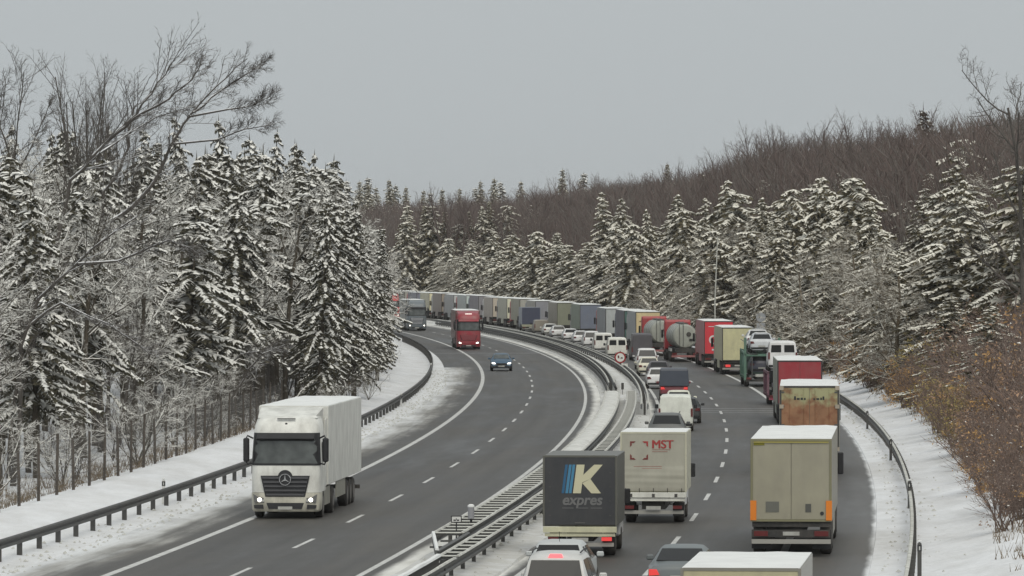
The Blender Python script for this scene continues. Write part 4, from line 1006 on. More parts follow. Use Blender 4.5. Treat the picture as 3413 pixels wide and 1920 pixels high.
# creased tarpaulin over the door
b = MB(); nx, ny = 26, 22
for j in range(ny + 1):
    for i in range(nx + 1):
        x = -1.1 + 2.2 * i / nx; z = 1.2 + .85 * j / ny
        b.v.append((x, -.004 - .014 * (1 + nz(x * 2.2 + z * 3, z * 6 - x * 2)) * math.sin(math.pi * j / ny), z))
for j in range(ny):
    for i in range(nx): a = j * (nx + 1) + i; b.f.append((a, a + 1, a + nx + 2, a + nx + 1)); b.m.append(0)
b.build('creased_cover', paint(150, 148, 136, .3), ms, smooth=True, fix=False)

FAST = [  # column, pixels per metre, colour, kind, label
 (2214, 72.0, (205, 205, 200), 'hatch', 'white roofed small car just beyond the MST van', {}),
 (2222, 66.8, (78, 80, 80), 'suv', 'dark grey sport utility car between two lighter cars', dict(rails=True)),
 (2252, 61.3, (190, 192, 184), 'van', 'cream white panel van without rear windows', dict(rear_glass=False)),
 (2284, 58.4, (40, 42, 44), 'hatch', 'black car peeking out right of the cream panel van', {}),
 (2262, 55.6, (205, 200, 180), 'hatch', 'cream small car in front of the red pickup', {}),
 (2196, 46.2, (215, 212, 212), 'estate', 'white estate car left of the red pickup', {}),
 (2196, 43.2, (70, 66, 70), 'hatch', 'dark roofed car ahead of the white estate', {}),
 (2164, 41.6, (205, 192, 175), 'estate', 'cream estate car near the round road sign', {}),
 (2157, 39.4, (215, 210, 205), 'mpv', 'white people carrier just right of the round road sign', {}),
 (2058, 35.4, (206, 205, 188), 'van', 'white van with dark rear window left of the dark grey van', {}),
 (2012, 33.4, (206, 206, 190), 'van', 'second white van from the dark grey van', {}),
 (1973, 31.8, (205, 206, 195), 'mpv', 'white people carrier third in the pale row', {}),
 (1938, 30.5, (208, 208, 200), 'estate', 'white estate fourth in the pale row', dict(snow=True)),
 (1903, 29.5, (200, 200, 196), 'hatch', 'white hatchback at the far end of the pale row', {}),
 (1863, 28.3, (205, 204, 200), 'estate', 'snowy white car in front of the brownish van', dict(snow=True)),
 (1836, 27.4, (190, 190, 185), 'hatch', 'light car half hidden behind the snowy white car', {}),
 (1806, 26.8, (120, 114, 104), 'van', 'brownish grey van beside the navy box van', dict(rear_glass=False, hscale=.9)),
 (1694, 23.9, (150, 152, 158), 'hatch', 'silver car left of the navy box van behind the barrier', {}),
 (1640, 22.8, (210, 210, 212), 'estate', 'white car just right of the red oncoming truck', {}),
 (1604, 22.2, (190, 192, 200), 'hatch', 'pale car touching the right edge of the red oncoming truck', {}),
 (1440, 19.7, (200, 202, 210), 'hatch', 'white car between the grey and red oncoming trucks', {}),
]
for px, s_, col, kind, lab, kw in FAST:
    X, Y = at(px, s_); car(lab, X, Y, col, kind, **kw)
X, Y = at(2141, 36.2)
car('tall dark grey van with blank rear beside the tankers', X, Y, (72, 70, 74), 'highvan', rear_glass=False, dirty=.15)
X, Y = at(1486, 20.6)
car('cream camper van far left in the queue behind the barrier', X, Y, (205, 198, 165), 'van', rear_glass=False)
X, Y = at(1770, 26.0)
box_van('navy blue box van standing in the far queue', X, Y, (58, 62, 78), h=3.15, w=1.2, L=5, sidecol=(110, 115, 125), dirty=.1, cab=(120, 125, 130))
# red pickup with a dark canopy
X, Y = at(2247, 50.2)
pk = car('red pickup with a big dark canopy and lit tail lights', X, Y, (112, 52, 60), 'suv', lit='tail', name='pickup_truck', cat='pickup', dirty=.3)
MB().loft([[(-1.0, -.08, .93), (1.0, -.08, .93), (1.0, 2.3, .93), (-1.0, 2.3, .93)], [(-.92, .06, 2.0), (.92, .06, 2.0), (.9, 2.2, 2.05), (-.9, 2.2, 2.05)], [(-.86, .14, 2.1), (.86, .14, 2.1), (.84, 2.1, 2.12), (-.84, 2.1, 2.12)]]).build('canopy', mat('canopy_navy', srgb(66, 72, 84), rough=.35, var=.06), pk, bevel=.03)

# ------------------------------------------------------------------ traffic: oncoming carriageway
X, Y = at(951, 92.3)
oncoming_truck('white articulated truck with a three pointed star grille on the near left', X, Y, (208, 205, 190), (205, 199, 190), dict(star=True, hi=3.68))
X, Y = at(1562, 32.2)
oncoming_truck('red oncoming truck with bright headlights in the middle distance', X, Y, (132, 38, 50), (95, 68, 66), dict(visor=False, roofbar=True, four=True, slat=paint(122, 35, 46, .2), grille=(.95, 1.5)))
X, Y = at(1390, 25.6)
oncoming_truck('grey oncoming truck behind the red one at the bend', X, Y, (88, 96, 102), (78, 80, 74), dict(grille=(.85, 1.7), slat=mat('slat_silver', (.3, .31, .33), rough=.3, metal=.4)))
X, Y = at(1306, 21.6)
oncoming_truck('distant red truck half hidden by the left forest edge', X, Y, (170, 60, 62), (165, 60, 60), dict(visor=False))
X, Y = at(1669, 39.9)
car('dark teal car with headlights on in the oncoming lane', X, Y + 4.7, (52, 76, 96), 'sedan', rz=math.pi + yaw(Y), oncoming=True, lit=None, dirty=.15)

# ------------------------------------------------------------------ trees
def spruce(seed, H, R, base, psnow, droop=.5, needle=None, thin=1.0, prof=.7, big=1.0):
    """conifer prototype: (trunk mesh, crown mesh); crown = hanging needle sprays with snow pads on top"""
    q = np.random.RandomState(seed); ND, SN = [], []
    z = base * H
    while z < H * .985:
        fr = (z / H - base) / (1 - base)
        Lz = R * (1 - fr) ** prof * q.uniform(.72, 1.08) * (.78 if fr < .06 else 1) + .14
        nb = q.randint(5, 8) if fr < .85 else 4
        a0 = q.uniform(0, 6.28)
        for k in range(nb):
            if q.rand() > thin: continue
            az = a0 + 6.283 * k / nb + q.uniform(-.35, .35); L = Lz * q.uniform(.5, 1.2); zz = z + q.uniform(-.15, .15)
            d = np.array([math.cos(az), math.sin(az), 0]); sd_ = np.array([-d[1], d[0], 0])
            K = max(3, int(L / .17)); s = np.linspace(.12, 1, K)
            dr = droop * q.uniform(.7, 1.3); rise = .10 + .55 * max(0, fr - .7)
            P = np.outer(s * L, d); P[:, 2] = zz + L * (rise * s - dr * s ** 1.7 + .16 * dr * s ** 5)
            P += q.normal(0, .02, P.shape)
            up = np.array([0, 0, 1.])
            for sg in (-1, 1):
                tl = ((.15 + .46 * (1 - s * .75) * min(1, L / 1.8)) * q.uniform(.6, 1.4, K) * big)[:, None]
                E_ = P + d * tl * q.uniform(.3, .8, (K, 1)) + sg * sd_ * tl * .85 - up * tl * q.uniform(.15, .75, (K, 1))
                A_, B_ = P - d * .07, P + d * .11
                ND.append(np.stack([A_, B_, E_], 1))
                M_ = (P + E_) / 2 - up * (.10 + .16 * q.rand(K, 1)) + d * .05
                ND.append(np.stack([P, E_, M_], 1))
                on = q.rand(K) < psnow
                Ps, Es, ds = P[on] + up * .045, (P + (E_ - P) * .86)[on] + up * .05, d
                SN.append(np.stack([Ps - ds * .11 * big, Ps + ds * .16 * big, Es], 1))
            # snow cushions along the bough
            n = K - 1; on = q.rand(n) < psnow * .9
            a, b2 = P[:-1][on], P[1:][on]; n = len(a)
            if n:
                c = (a + b2) / 2 + up * q.uniform(.05, .12, (n, 1)); wv = q.uniform(.08, .22, (n, 1)) * big; lv = (b2 - a) * q.uniform(.7, 1.4, (n, 1))
                top = c + up * .035
                l_, r_, f_, k_2 = c - sd_ * wv - up * .05, c + sd_ * wv - up * .05, c + lv - up * .01, c - lv - up * .01
                for x1, x2 in ((l_, f_), (f_, r_), (r_, k_2), (k_2, l_)): SN.append(np.stack([top, x1, x2], 1))
        z += .26 + .34 * (1 - fr) * q.uniform(.7, 1.2)
    # leader
    for k in range(6):
        a = k * 1.05; p = np.array([[0, 0, H]]); ND.append(np.array([[[0, 0, H + .3], [.05 * math.cos(a), .05 * math.sin(a), H - .5], [.05 * math.cos(a + 1), .05 * math.sin(a + 1), H - .55]]]))
    crown = soup('crown', [(np.concatenate(ND), needle or NEEDLE), (np.concatenate(SN), TSNOW_W if needle is NEEDLE_W else TSNOW)], False)
    trunk = MB().tube([(0, 0, -.5), (0, 0, H * .4), (0, 0, H)], [.012 * H + .03, .009 * H, .02], 7).mesh('trunk', BARK_SNOW, smooth=True)
    return dict(trunk=trunk, crown=crown, H=H)

class Limbs:
    def __init__(s, seed): s.q = random.Random(seed); s.v = []; s.f = []
    def tube(s, pts, r0, r1, n):
        base = len(s.v); m = len(pts)
        for k, p in enumerate(pts):
            d = (pts[min(k + 1, m - 1)] - pts[max(k - 1, 0)])
            a = d.cross(Vector((0, 0, 1)))
            if a.length < 1e-4: a = Vector((1, 0, 0))
            a.normalize(); b = a.cross(d); b.normalize(); r = r0 + (r1 - r0) * k / (m - 1)
            for j in range(n):
                an = 2 * math.pi * j / n + math.pi / 2
                c_ = p + (a * math.cos(an) + b * math.sin(an)) * r; s.v.append((c_.x, c_.y, c_.z))
        for k in range(m - 1):
            for j in range(n):
                j2 = (j + 1) % n; i = base + k * n; s.f.append((i + j, i + j2, i + n + j2, i + n + j))
    def grow(s, p, d, L, r, lev, par):
        q = s.q; ns = (6, 5, 4, 3, 2)[min(lev, 4)]; sides = (7, 5, 4, 3, 3)[min(lev, 4)]
        pts = [p.copy()]; dirs = []; d = d.normalized()
        for k in range(ns):
            w_ = par.get('wander', .16) * (.5 if lev == 0 else 1)
            d = (d + Vector((q.uniform(-w_, w_), q.uniform(-w_, w_), q.uniform(-w_, w_) + par.get('up', .06)))).normalized()
            dirs.append(d); pts.append(pts[-1] + d * (L / ns))
        s.tube(pts, r, r * (.45 if lev < 3 else .35), sides)
        s.kids(pts, dirs, L, r, lev, par)
    def kids(s, pts, dirs, L, r, lev, par):
        q = s.q; nch = par['n']
        if lev >= len(nch): return
        ns = len(dirs); n = max(1, int(nch[lev] * q.uniform(.75, 1.25)))
        f0 = par['start'][lev]
        for c in range(n):
            f = f0 + (1 - f0) * (c + q.random()) / n; x = min(ns - 1e-4, f * ns); k = int(x)
            p = pts[k].lerp(pts[k + 1], x - k); dd = dirs[k]
            ang = math.radians(q.uniform(*par['ang'][lev])); az = q.uniform(0, 6.283)
            a = dd.orthogonal().normalized(); b = dd.cross(a)
            nd = dd * math.cos(ang) + (a * math.cos(az) + b * math.sin(az)) * math.sin(ang)
            if 'side' in par: nd = nd + Vector(par['side']) * .35
            s.grow(p, nd, max(.25, L * par['len'][lev] * (1 - .45 * (f - f0)) * q.uniform(.7, 1.2)), max(par.get('rmin', .008), r * (1 - .5 * f) * .52), lev + 1, par)
    def mesh(s, name, m, smooth=True):
        me = bpy.data.meshes.new(name); me.from_pydata(s.v, [], s.f); me.materials.append(m)
        me.update(); return me

def bare(seed, H, par, m, fork=None, r=None):
    """leafless tree prototype: trunk and branches kept as two meshes"""
    l = Limbs(seed); q = l.q; T = Limbs(seed + 1)
    r = r or H * .011
    if fork is None:
        pts = [Vector((0, 0, -.5))]; dirs = []; d = Vector((q.uniform(-.1, .1), q.uniform(-.1, .1), 1)).normalized()
        for k in range(7):
            d = (d + Vector((q.uniform(-.09, .09), q.uniform(-.09, .09), .05))).normalized(); dirs.append(d); pts.append(pts[-1] + d * (H * .8 + .5) / 7)
        T.tube(pts, r * 1.25, r * .35, 8); l.kids(pts, dirs, H * .8, r, 0, par)
    else:
        zf, n, sp = fork
        T.tube([Vector((0, 0, -.5)), Vector((.05, 0, zf * .5)), Vector((0, 0, zf))], r * 1.6, r * 1.2, 8)
        for k in range(n):
            a = 6.283 * k / n + q.uniform(-.3, .3); sl = q.uniform(.25, 1) * sp
            l.grow(Vector((0, 0, zf * q.uniform(.8, 1))), Vector((math.cos(a) * sl, math.sin(a) * sl, 1)), (H - zf) * q.uniform(.8, 1.0), r * .62, 1, par)
    return dict(trunk=T.mesh('trunk', m), crown=l.mesh('crown', m), H=H)

def plant(proto, X, Y, h, label, group, name='spruce_tree', cat='tree', rz=None, z=None, wide=1.0):
    k = h / proto['H']
    r = thing(name, label, cat, (X, Y, gz(X, Y) - .05 if z is None else z), rnd.uniform(0, 6.283) if rz is None else rz, group)
    r.scale = (k * wide, k * wide, k)
    if cat == 'tree': r.rotation_euler = (rnd.gauss(0, .035), rnd.gauss(0, .035), r.rotation_euler[2])
    for part in ('trunk', 'crown'):
        if part in proto: link(part, proto[part], r)
    return r

SPR = [spruce(101, 14, 3.4, .26, .80, .6, thin=.85), spruce(102, 15, 3.9, .12, .84, .75, thin=.85, big=1.2), spruce(103, 13, 3.0, .32, .78, .55, thin=.8), spruce(104, 16, 4.4, .30, .78, .85, thin=.75, big=1.25)]
SPRR = [spruce(111, 13, 3.5, .03, .86, .5, NEEDLE_W, .9, big=1.15), spruce(112, 15, 3.8, .05, .88, .55, NEEDLE_W, .85, big=1.2), spruce(113, 11, 3.3, .02, .88, .45, NEEDLE_W, .9, prof=.6, big=1.2), spruce(114, 12, 4.2, .06, .84, .6, NEEDLE_W, .75, prof=.5, big=1.35)]
SPR += [spruce(105, 13, 3.6, .34, .82, .45, thin=.6, prof=.4, big=1.35), spruce(106, 15, 3.2, .15, .7, .9, thin=.7, prof=.85), spruce(107, 16, 2.5, .12, .6, .7, thin=.85, prof=.95)]
SPRR += [spruce(115, 13, 3.8, .10, .84, .5, NEEDLE_W, .6, prof=.35, big=1.4), spruce(116, 14, 3.0, .04, .8, .75, NEEDLE_W, .8, prof=.85)]
SPRD = [spruce(121, 17, 2.6, .12, .5, .45, NEEDLE_W), spruce(122, 18, 3.0, .1, .42, .5, NEEDLE_W)]
SPRB = spruce(123, 16, 3.0, .72, .12, .3, NEEDLE_B, .8)
P_OAK = dict(rmin=.011, n=(13, 8, 6, 4), start=(.25, .2, .15, .1), ang=((35, 70), (30, 65), (30, 65), (30, 70)), len=(.42, .5, .5, .5), up=.05)
P_POLE = dict(rmin=.011, n=(16, 6, 5, 3), start=(.45, .15, .15, .1), ang=((25, 60), (30, 60), (30, 65), (30, 70)), len=(.26, .5, .5, .5), up=.08)
P_VASE = dict(n=(0, 12, 7, 4), start=(.3, .42, .15, .1), ang=((20, 40), (10, 30), (22, 50), (28, 60)), len=(.5, .26, .42, .45), up=.04, wander=.07, rmin=.009)
P_BUSH = dict(rmin=.009, n=(0, 8, 5, 3), start=(.2, .15, .1, .1), ang=((20, 50), (25, 60), (25, 60), (25, 50)), len=(.5, .5, .5, .5), up=.03, wander=.2)
P_SNOWY = dict(n=(17, 9, 7, 4), start=(.16, .15, .12, .1), ang=((40, 80), (30, 65), (30, 65), (30, 70)), len=(.40, .5, .5, .5), up=.02, wander=.2, rmin=.014)
BARES = [bare(201, 14, P_SNOWY, BARK_SNOW, r=.2), bare(202, 15, P_SNOWY, BARK_SNOW, r=.2), bare(203, 13, P_POLE, BARK_SNOW, r=.16), bare(204, 12, P_SNOWY, BARK_SNOW, r=.17)]
BARET = [bare(205, 12, P_SNOWY, add_snow_by_normal('bark_warm_snow', (.125, .098, .066), lo=.3, hi=.75, snowcol=(.80, .78, .71)), r=.16), bare(206, 11, P_SNOWY, MATS['bark_warm_snow'], r=.15)]
BAREB = [bare(211, 17, P_POLE, BARK_BROWN), bare(212, 18, P_OAK, BARK_BROWN), bare(213, 16, P_VASE, BARK_BROWN, (5, 7, .45))]
BEECH = bare(221, 22, P_VASE, BARK, (9, 9, .36), r=.13)
BUSHS = [bare(231, 4, P_BUSH, BARK_SNOW, (.15, 8, .8), r=.06), bare(232, 5, P_BUSH, BARK, (.2, 7, .6), r=.06)]
SAPS = [bare(233, 13, P_POLE, BARK), bare(234, 15, P_POLE, BARK)]

def W(px, py, Y):      # world point that shows at picture column/row, at distance Y
    s_ = S(Y); return Vector(((px - 1706.5) / s_, Y, CAMH + (HORIZON - py) / s_))

# --- left forest
ordinal0 = lambda k: ['first', 'second', 'third', 'fourth', 'fifth', 'sixth', 'seventh', 'eighth', 'ninth', 'tenth', 'eleventh', 'twelfth', 'thirteenth', 'fourteenth', 'fifteenth'][k]
def left_label(kind, px, row, h):
    place = ['outside the left edge', 'at the left edge', 'left of the big beech', 'below the big beech', 'right of the big beech', 'under the first leaning tree', 'under the second leaning tree', 'left of the white truck', 'above the white cab', 'above the white trailer', 'right of the white trailer', 'above the rail bend', 'at the rail bend', 'beside the grey oncoming truck'][max(0, min(13, int((px + 100) // 105)))]
    size = 'low' if h < 10 else 'medium' if h < 13.5 else 'tall' if h < 15.5 else 'very tall'
    return '%s %s, %s row %s, left forest' % (size, kind, row, place)
fl = random.Random(5)
def left_h(px):      # skyline of the left forest: picture row of the tree tops
    return float(np.interp(px, [-100, 0, 200, 420, 640, 830, 920, 985, 1060, 1100, 1160, 1250, 1400], [400, 410, 470, 480, 430, 440, 430, 420, 470, 540, 590, 700, 880]))
rows = [('front', -14.6, 6.0, .85), ('second', -18.5, 6.5, .95), ('third', -23.5, 8, 1.0), ('fourth', -30, 13, 1.02), ('back', -39, 18, 1.05)]
for row, t0, step, hk in rows:
    Y = 205 + fl.uniform(0, 8)
    while Y < (690 if t0 > -20 else 560):
        t = t0 + fl.uniform(-1.6, 1.6) - 3.2 * (1 - sstep(300, 380, Y)); X = XL(Y) + t; px = 1706.5 + X * S(Y)
        if px > -160:
            want = CAMH + (HORIZON - left_h(px)) / S(Y) - gz(X, Y)
            h = max(7.5, min(20, want * (hk if row in ('front', 'second') else 1.0))) * (fl.uniform(.82, 1.03) if row in ('front', 'second') else fl.uniform(.74, 1.1))
            if fl.random() < (.40 if Y < 350 else .62):
                plant(SPR[fl.choice((0, 2, 3, 4, 4)) if Y < 360 and row in ('front', 'second') else fl.choice((5, 5, 6, 0)) if row in ('third', 'fourth', 'back') else fl.randrange(6)], X, Y, h, left_label('snow laden spruce', px, row, h), 'snowy spruces of the left forest')
            else:
                h = min(h * 1.02, 16.5)
                plant(BARES[fl.randrange(4)], X, Y, h, left_label('snow dusted leafless tree', px, row, h), 'leafless trees of the left forest', 'bare_tree')
        Y += step * fl.uniform(.65, 1.3)
# trees crowding the verge where the fence ends
for k in range(15):
    Y = 332 + k * 9.5 + fl.uniform(-3, 3); t = -10.9 - fl.uniform(0, 1.8) - .012 * max(0, Y - 380); X = XL(Y) + t
    py = float(np.interp(Y, [330, 380, 440, 480], [640, 700, 760, 800])) + fl.uniform(-40, 60); h = max(5, CAMH + (HORIZON - py) / S(Y) - gz(X, Y))
    plant(SPR[(5, 6, 0, 5)[k % 4]], X, Y, h, 'dark based spruce crowding the left verge beyond the fence, %s from the near end' % ordinal0(k), 'spruces crowding the left verge', wide=1.0)
    if k % 2 == 0: plant(BUSHS[(k // 2) % 2], X + 1.0, Y - 2, fl.uniform(1.4, 2.4), 'bush under the spruces crowding the left verge, %s from the near end' % ordinal0(k // 2), 'bushes crowding the left verge', 'bush', 'bush')
# slim saplings and bushes behind the fence
for k in range(58):
    Y = fl.uniform(200, 430); t = fl.uniform(-22, -17); X = XL(Y) + t; px = 1706.5 + X * S(Y)
    if px < -60: continue
    plant(SAPS[k % 2], X, Y, fl.uniform(5.5, 10.5), left_label('slim leafless sapling', px, 'front', 8), 'saplings behind the game fence', 'sapling', wide=.8)
for k in range(46):
    Y = fl.uniform(195, 480); t = fl.uniform(-17.5, -13.4); X = XL(Y) + t; px = 1706.5 + X * S(Y)
    if px < -60: continue
    plant(BUSHS[k % 2], X, Y, fl.uniform(1.6, 3.6), left_label('twiggy snow dusted bush', px, 'front', 9), 'bushes behind the game fence', 'bush', 'bush', wide=1.2)
# the vase shaped beech and the leaning trees that stand out against the sky
p = W(300, 560, 325)
plant(BEECH, p.x, 325, 20.8 - gz(p.x, 325), 'big vase shaped leafless beech towering over the left forest', None, 'beech_tree', wide=1.05, rz=.4)
p = W(425, 560, 345)
plant(BEECH, p.x, 345, 19.5 - gz(p.x, 345), 'second leafless beech crowding the right side of the vase shaped one', None, 'beech_tree', wide=.7, rz=2.2)
def custom(name, label, lines, Y, m=BARK_LIGHT, par=None, base=None, seed=9):
    """tree whose main limbs follow lines seen in the photograph, standing at distance Y"""
    par = par or dict(n=(0, 30, 7, 3), start=(.1, .3, .25, .2), ang=((20, 40), (25, 58), (28, 60), (30, 65)), len=(.3, .16, .42, .42), up=.05, wander=.13, side=(.5, 0, .1), rmin=.010)
    base = Vector(base)
    r = thing(name, label, 'tree', base); L = Limbs(seed); T = Limbs(seed + 5)
    for i, (pts, r0, r1) in enumerate(lines):
        P = [W(x, y, Y + dy) - base for x, y, dy in pts]
        if i == 0: P = [Vector((0, 0, -.4))] + P
        fine = []
        for a in range(len(P) - 1):
            for k in range(3): fine.append(P[a].lerp(P[a + 1], k / 3) + (Vector((L.q.uniform(-.08, .08), L.q.uniform(-.08, .08), 0)) if (a or k) else Vector()))
        fine.append(P[-1]); (T if i == 0 else L).tube(fine, r0, r1, 6)
        dirs = [(fine[k + 1] - fine[k]).normalized() for k in range(len(fine) - 1)]
        ln = sum((fine[k + 1] - fine[k]).length for k in range(len(fine) - 1))
        L.kids(fine, dirs, ln, r0 * .55, 1, par)
    link('trunk', T.mesh('trunk', m), r); link('crown', L.mesh('crown', m), r)
def basept(px, Y): X = (px - 1706.5) / S(Y); return (X, Y, gz(X, Y))
custom('leaning_tree', 'leafless tree leaning far right with its tip against the sky', [
    ([(150, 1100, 0), (190, 800, 0), (240, 600, 0), (350, 480, 0), (450, 380, 0), (530, 275, 0), (585, 195, 0)], .13, .02),
    ([(360, 470, 0), (440, 400, -1), (560, 330, -2), (635, 265, -2), (670, 215, -2)], .08, .02),
    ([(300, 530, 0), (420, 450, 2), (520, 390, 3), (620, 360, 3)], .07, .02)], 262, base=basept(120, 262), seed=31)
custom('leaning_tree', 'right hand leaning leafless tree with many sideways twigs against the sky', [
    ([(330, 1150, 0), (320, 860, 0), (350, 640, 0), (420, 520, 0), (440, 420, 0), (450, 350, 0)], .13, .02),
    ([(335, 760, 0), (440, 690, 0), (520, 600, 0), (570, 480, 0), (640, 380, 0), (720, 285, 0), (825, 195, 0)], .11, .02),
    ([(645, 375, 0), (740, 300, 1), (820, 250, 1), (890, 210, 1)], .07, .015),
    ([(634, 388, 0), (760, 365, -1), (850, 350, -1), (905, 320, -1)], .06, .015),
    ([(571, 480, 0), (720, 466, 1), (820, 430, 1), (910, 415, 1)], .06, .015)], 270, base=basept(335, 270), seed=32)
custom('leaning_tree', 'thin leafless tree at the far left rising between spruces', [
    ([(30, 1000, 0), (30, 600, 0), (60, 420, 0), (80, 240, 0)], .1, .02),
    ([(40, 560, 0), (0, 420, 0), (20, 260, 0)], .06, .015), ([(40, 600, 0), (110, 480, 0), (170, 330, 0)], .06, .015)], 300, m=BARK, base=basept(20, 300), seed=33)
custom('leaning_tree', 'snow covered branchy tree reaching out above the fence on the left', [
    ([(60, 1400, 0), (70, 1150, 0), (130, 1000, 0), (300, 830, 0), (460, 720, 0)], .13, .03),
    ([(90, 1090, 0), (200, 1010, 0), (360, 1080, 0), (500, 1180, 0)], .07, .02),
    ([(260, 880, 0), (400, 870, 0), (560, 800, 0), (640, 830, 0)], .07, .02)], 232, base=basept(40, 232), seed=34)
custom('leaning_tree', 'slanting snow topped dead tree above the cab of the white truck', [
    ([(775, 1325, 0), (830, 1230, 0), (870, 1180, 0), (950, 1150, 0)], .07, .03), ([(745, 1240, 2), (800, 1180, 2), (880, 1170, 2), (945, 1155, 2)], .06, .02)], 300, base=basept(760, 300), seed=35)

# --- right side: snowy spruces picked out one by one (column, row of the top, lane offset)
RS = [(1430, 830, 25, 'small snowy spruce above the far end of the queue'), (1495, 790, 24, 'snowy spruce behind the cream trailer'), (1560, 800, 26, 'slim snowy spruce above the red oncoming truck'),
 (1640, 770, 27, 'snowy spruce with brown tint above the dark grey trailer'), (1700, 780, 24, 'broad snowy spruce above the pinkish beige trailer'), (1795, 765, 22, 'bushy snowy spruce above the navy box van'), (1840, 770, 25, 'snowy spruce just right of the bushy one'),
 (1900, 810, 23, 'short snowy spruce above the green sided trailer'), (1965, 800, 24, 'short pale spruce above the light grey trailer'), (2020, 640, 33, 'tall thin dark stemmed spruce over the middle of the queue'), (2070, 660, 34, 'slender spruce beside the tall thin one'),
 (2045, 750, 23, 'round crowned snowy pine above the teal trailer'), (2110, 740, 22, 'broad snowy pine above the tan TU trailer'), (2170, 690, 26, 'snowy spruce left of the mast'), (2245, 640, 27, 'tall snowy spruce above the tankers'),
 (2300, 690, 24, 'snowy spruce between the tankers and the mast'), (2345, 660, 28, 'snowy spruce touching the mast on its left'), (2415, 600, 27, 'tallest snowy spruce right of the mast'), (2465, 630, 28, 'second tallest snowy spruce right of the mast'), (2395, 760, 22, 'dense snowy spruce around the base of the mast'),
 (2530, 650, 28, 'snowy spruce above the stacked sign backs'), (2585, 720, 24, 'snow flecked spruce right of the stacked signs'), (2640, 620, 28, 'dark hearted snowy spruce above the transporter trailer'), (2690, 740, 24, 'low snowy spruce above the dark red trailer'),
 (2745, 590, 27, 'pointed snowy spruce above the container lorry'), (2790, 640, 29, 'snowy spruce right of the pointed one'), (2850, 580, 28, 'tall snowy spruce left of the brown gap'), (2910, 660, 26, 'snowy spruce sloping towards the brown gap'), (2960, 760, 24, 'low snowy spruce over the orange scrub'),
 (3140, 800, 26, 'leaning snowy spruce over the reddish scrub'), (3240, 600, 29, 'biggest snowy spruce on the right side'), (3205, 680, 27, 'snowy spruce tucked against the biggest right hand one'), 
 (3225, 450, 37, 'high pale green pine behind the biggest right hand spruce'), (3320, 600, 38, 'dark green pine near the right edge'), (3170, 980, 25, 'low drooping spruce above the olive scrub'), (3290, 1010, 25.5, 'low snowy spruce with drooping boughs at the lower right')]
fr0 = random.Random(21)
for k, (px, py, t, lab) in enumerate(RS):
    Y = solveY(px, t, lo=215); X = XL(Y) + t
    h = CAMH + (HORIZON - py) / S(Y) - gz(X, Y)
    plant(SPRR[(1, 3, 0, 2, 4, 3, 1)[k % 7]] if 'pine' not in lab else SPRR[3 + k % 2], X, Y, max(4, h), lab, 'snowy spruces along the right side', wide=min(1.7, max(.85, 11.5 / max(4, h))) * fr0.uniform(.95, 1.35))
# second line filling gaps
fr_ = random.Random(8)
for k in range(125):
    px = 1330 + k * 16.5 + fr_.uniform(-15, 15); t = fr_.uniform(27, 40); Y = solveY(px, t, lo=240); X = XL(Y) + t
    py = float(np.interp(px, [1300, 1500, 1900, 2200, 2450, 2900, 3000, 3100, 3400], [840, 850, 830, 740, 690, 700, 830, 850, 800])) + fr_.uniform(-20, 60)
    h = max(3.5, CAMH + (HORIZON - py) / S(Y) - gz(X, Y))
    where = 'over the far queue' if px < 1800 else 'over the middle of the queue' if px < 2200 else 'behind the mast' if px < 2500 else 'over the transporter' if px < 2750 else 'at the brown gap' if px < 3100 else 'at the lower right'
    if k % 5 in (1, 3, 4):
        plant(BARET[k % 2], X, Y, max(6, h * 1.05), 'snow dusted leafless tree behind the spruces %s' % where, 'leafless trees among the right side spruces', 'bare_tree'); continue
    plant(SPRR[(k * 5) % 6], X, Y, h * fr_.uniform(.7, 1.15), '%s half hidden snowy spruce %s' % ('low' if h < 8 else 'medium' if h < 11 else 'tall', where), 'second line of right side spruces', wide=1.3)

# reddish brown leafless trees on the right hill and the big tree at the right edge
BT = [(2700, 430), (2760, 400), (2620, 440), (2560, 450), (2830, 400), (2900, 430), (2960, 440), (3010, 450), (2500, 460), (2420, 520), (2350, 530), (3110, 440), (2280, 545), (2200, 550), (2120, 560), (2040, 560), (3160, 350)]
ONES = ['', 'first', 'second', 'third', 'fourth', 'fifth', 'sixth', 'seventh', 'eighth', 'ninth', 'tenth', 'eleventh', 'twelfth', 'thirteenth', 'fourteenth', 'fifteenth', 'sixteenth', 'seventeenth', 'eighteenth', 'nineteenth']
def ordinal(n):
    if n < 20: return ONES[n]
    t_, o_ = divmod(n, 10)
    return ({2: 'twentieth', 3: 'thirtieth', 4: 'fortieth', 5: 'fiftieth', 6: 'sixtieth', 7: 'seventieth', 8: 'eightieth'}[t_] if o_ == 0 else {2: 'twenty', 3: 'thirty', 4: 'forty', 5: 'fifty', 6: 'sixty', 7: 'seventy', 8: 'eighty'}[t_] + ' ' + ONES[o_])
SKYX = [900, 1400, 1700, 1850, 2000, 2200, 2330, 2450, 2560, 2700, 2900, 3050, 3250, 3700]
SKYY = [650, 640, 628, 606, 580, 570, 552, 492, 440, 418, 420, 400, 352, 300]
bt = random.Random(77)
BT = sorted([px for px, _ in BT] + [1450 + 26 * k + bt.uniform(-10, 10) for k in range(66)])
for k, px in enumerate(BT):
    py = float(np.interp(px, SKYX, SKYY)) + bt.uniform(-18, 34)
    if px < 2250: Y = bt.uniform(950, 1250); X = (px - 1706.5) / S(Y)
    else: t = bt.uniform(40, 80); Y = solveY(px, t, lo=330); X = XL(Y) + t
    h = CAMH + (HORIZON - py) / S(Y) - gz(X, Y)
    plant(BAREB[k % 3], X, Y, h, 'reddish brown leafless tree on the hill skyline, %s from the left' % ordinal(k + 1), 'leafless trees of the hill skyline', 'bare_tree', wide=bt.uniform(.8, 1.2))
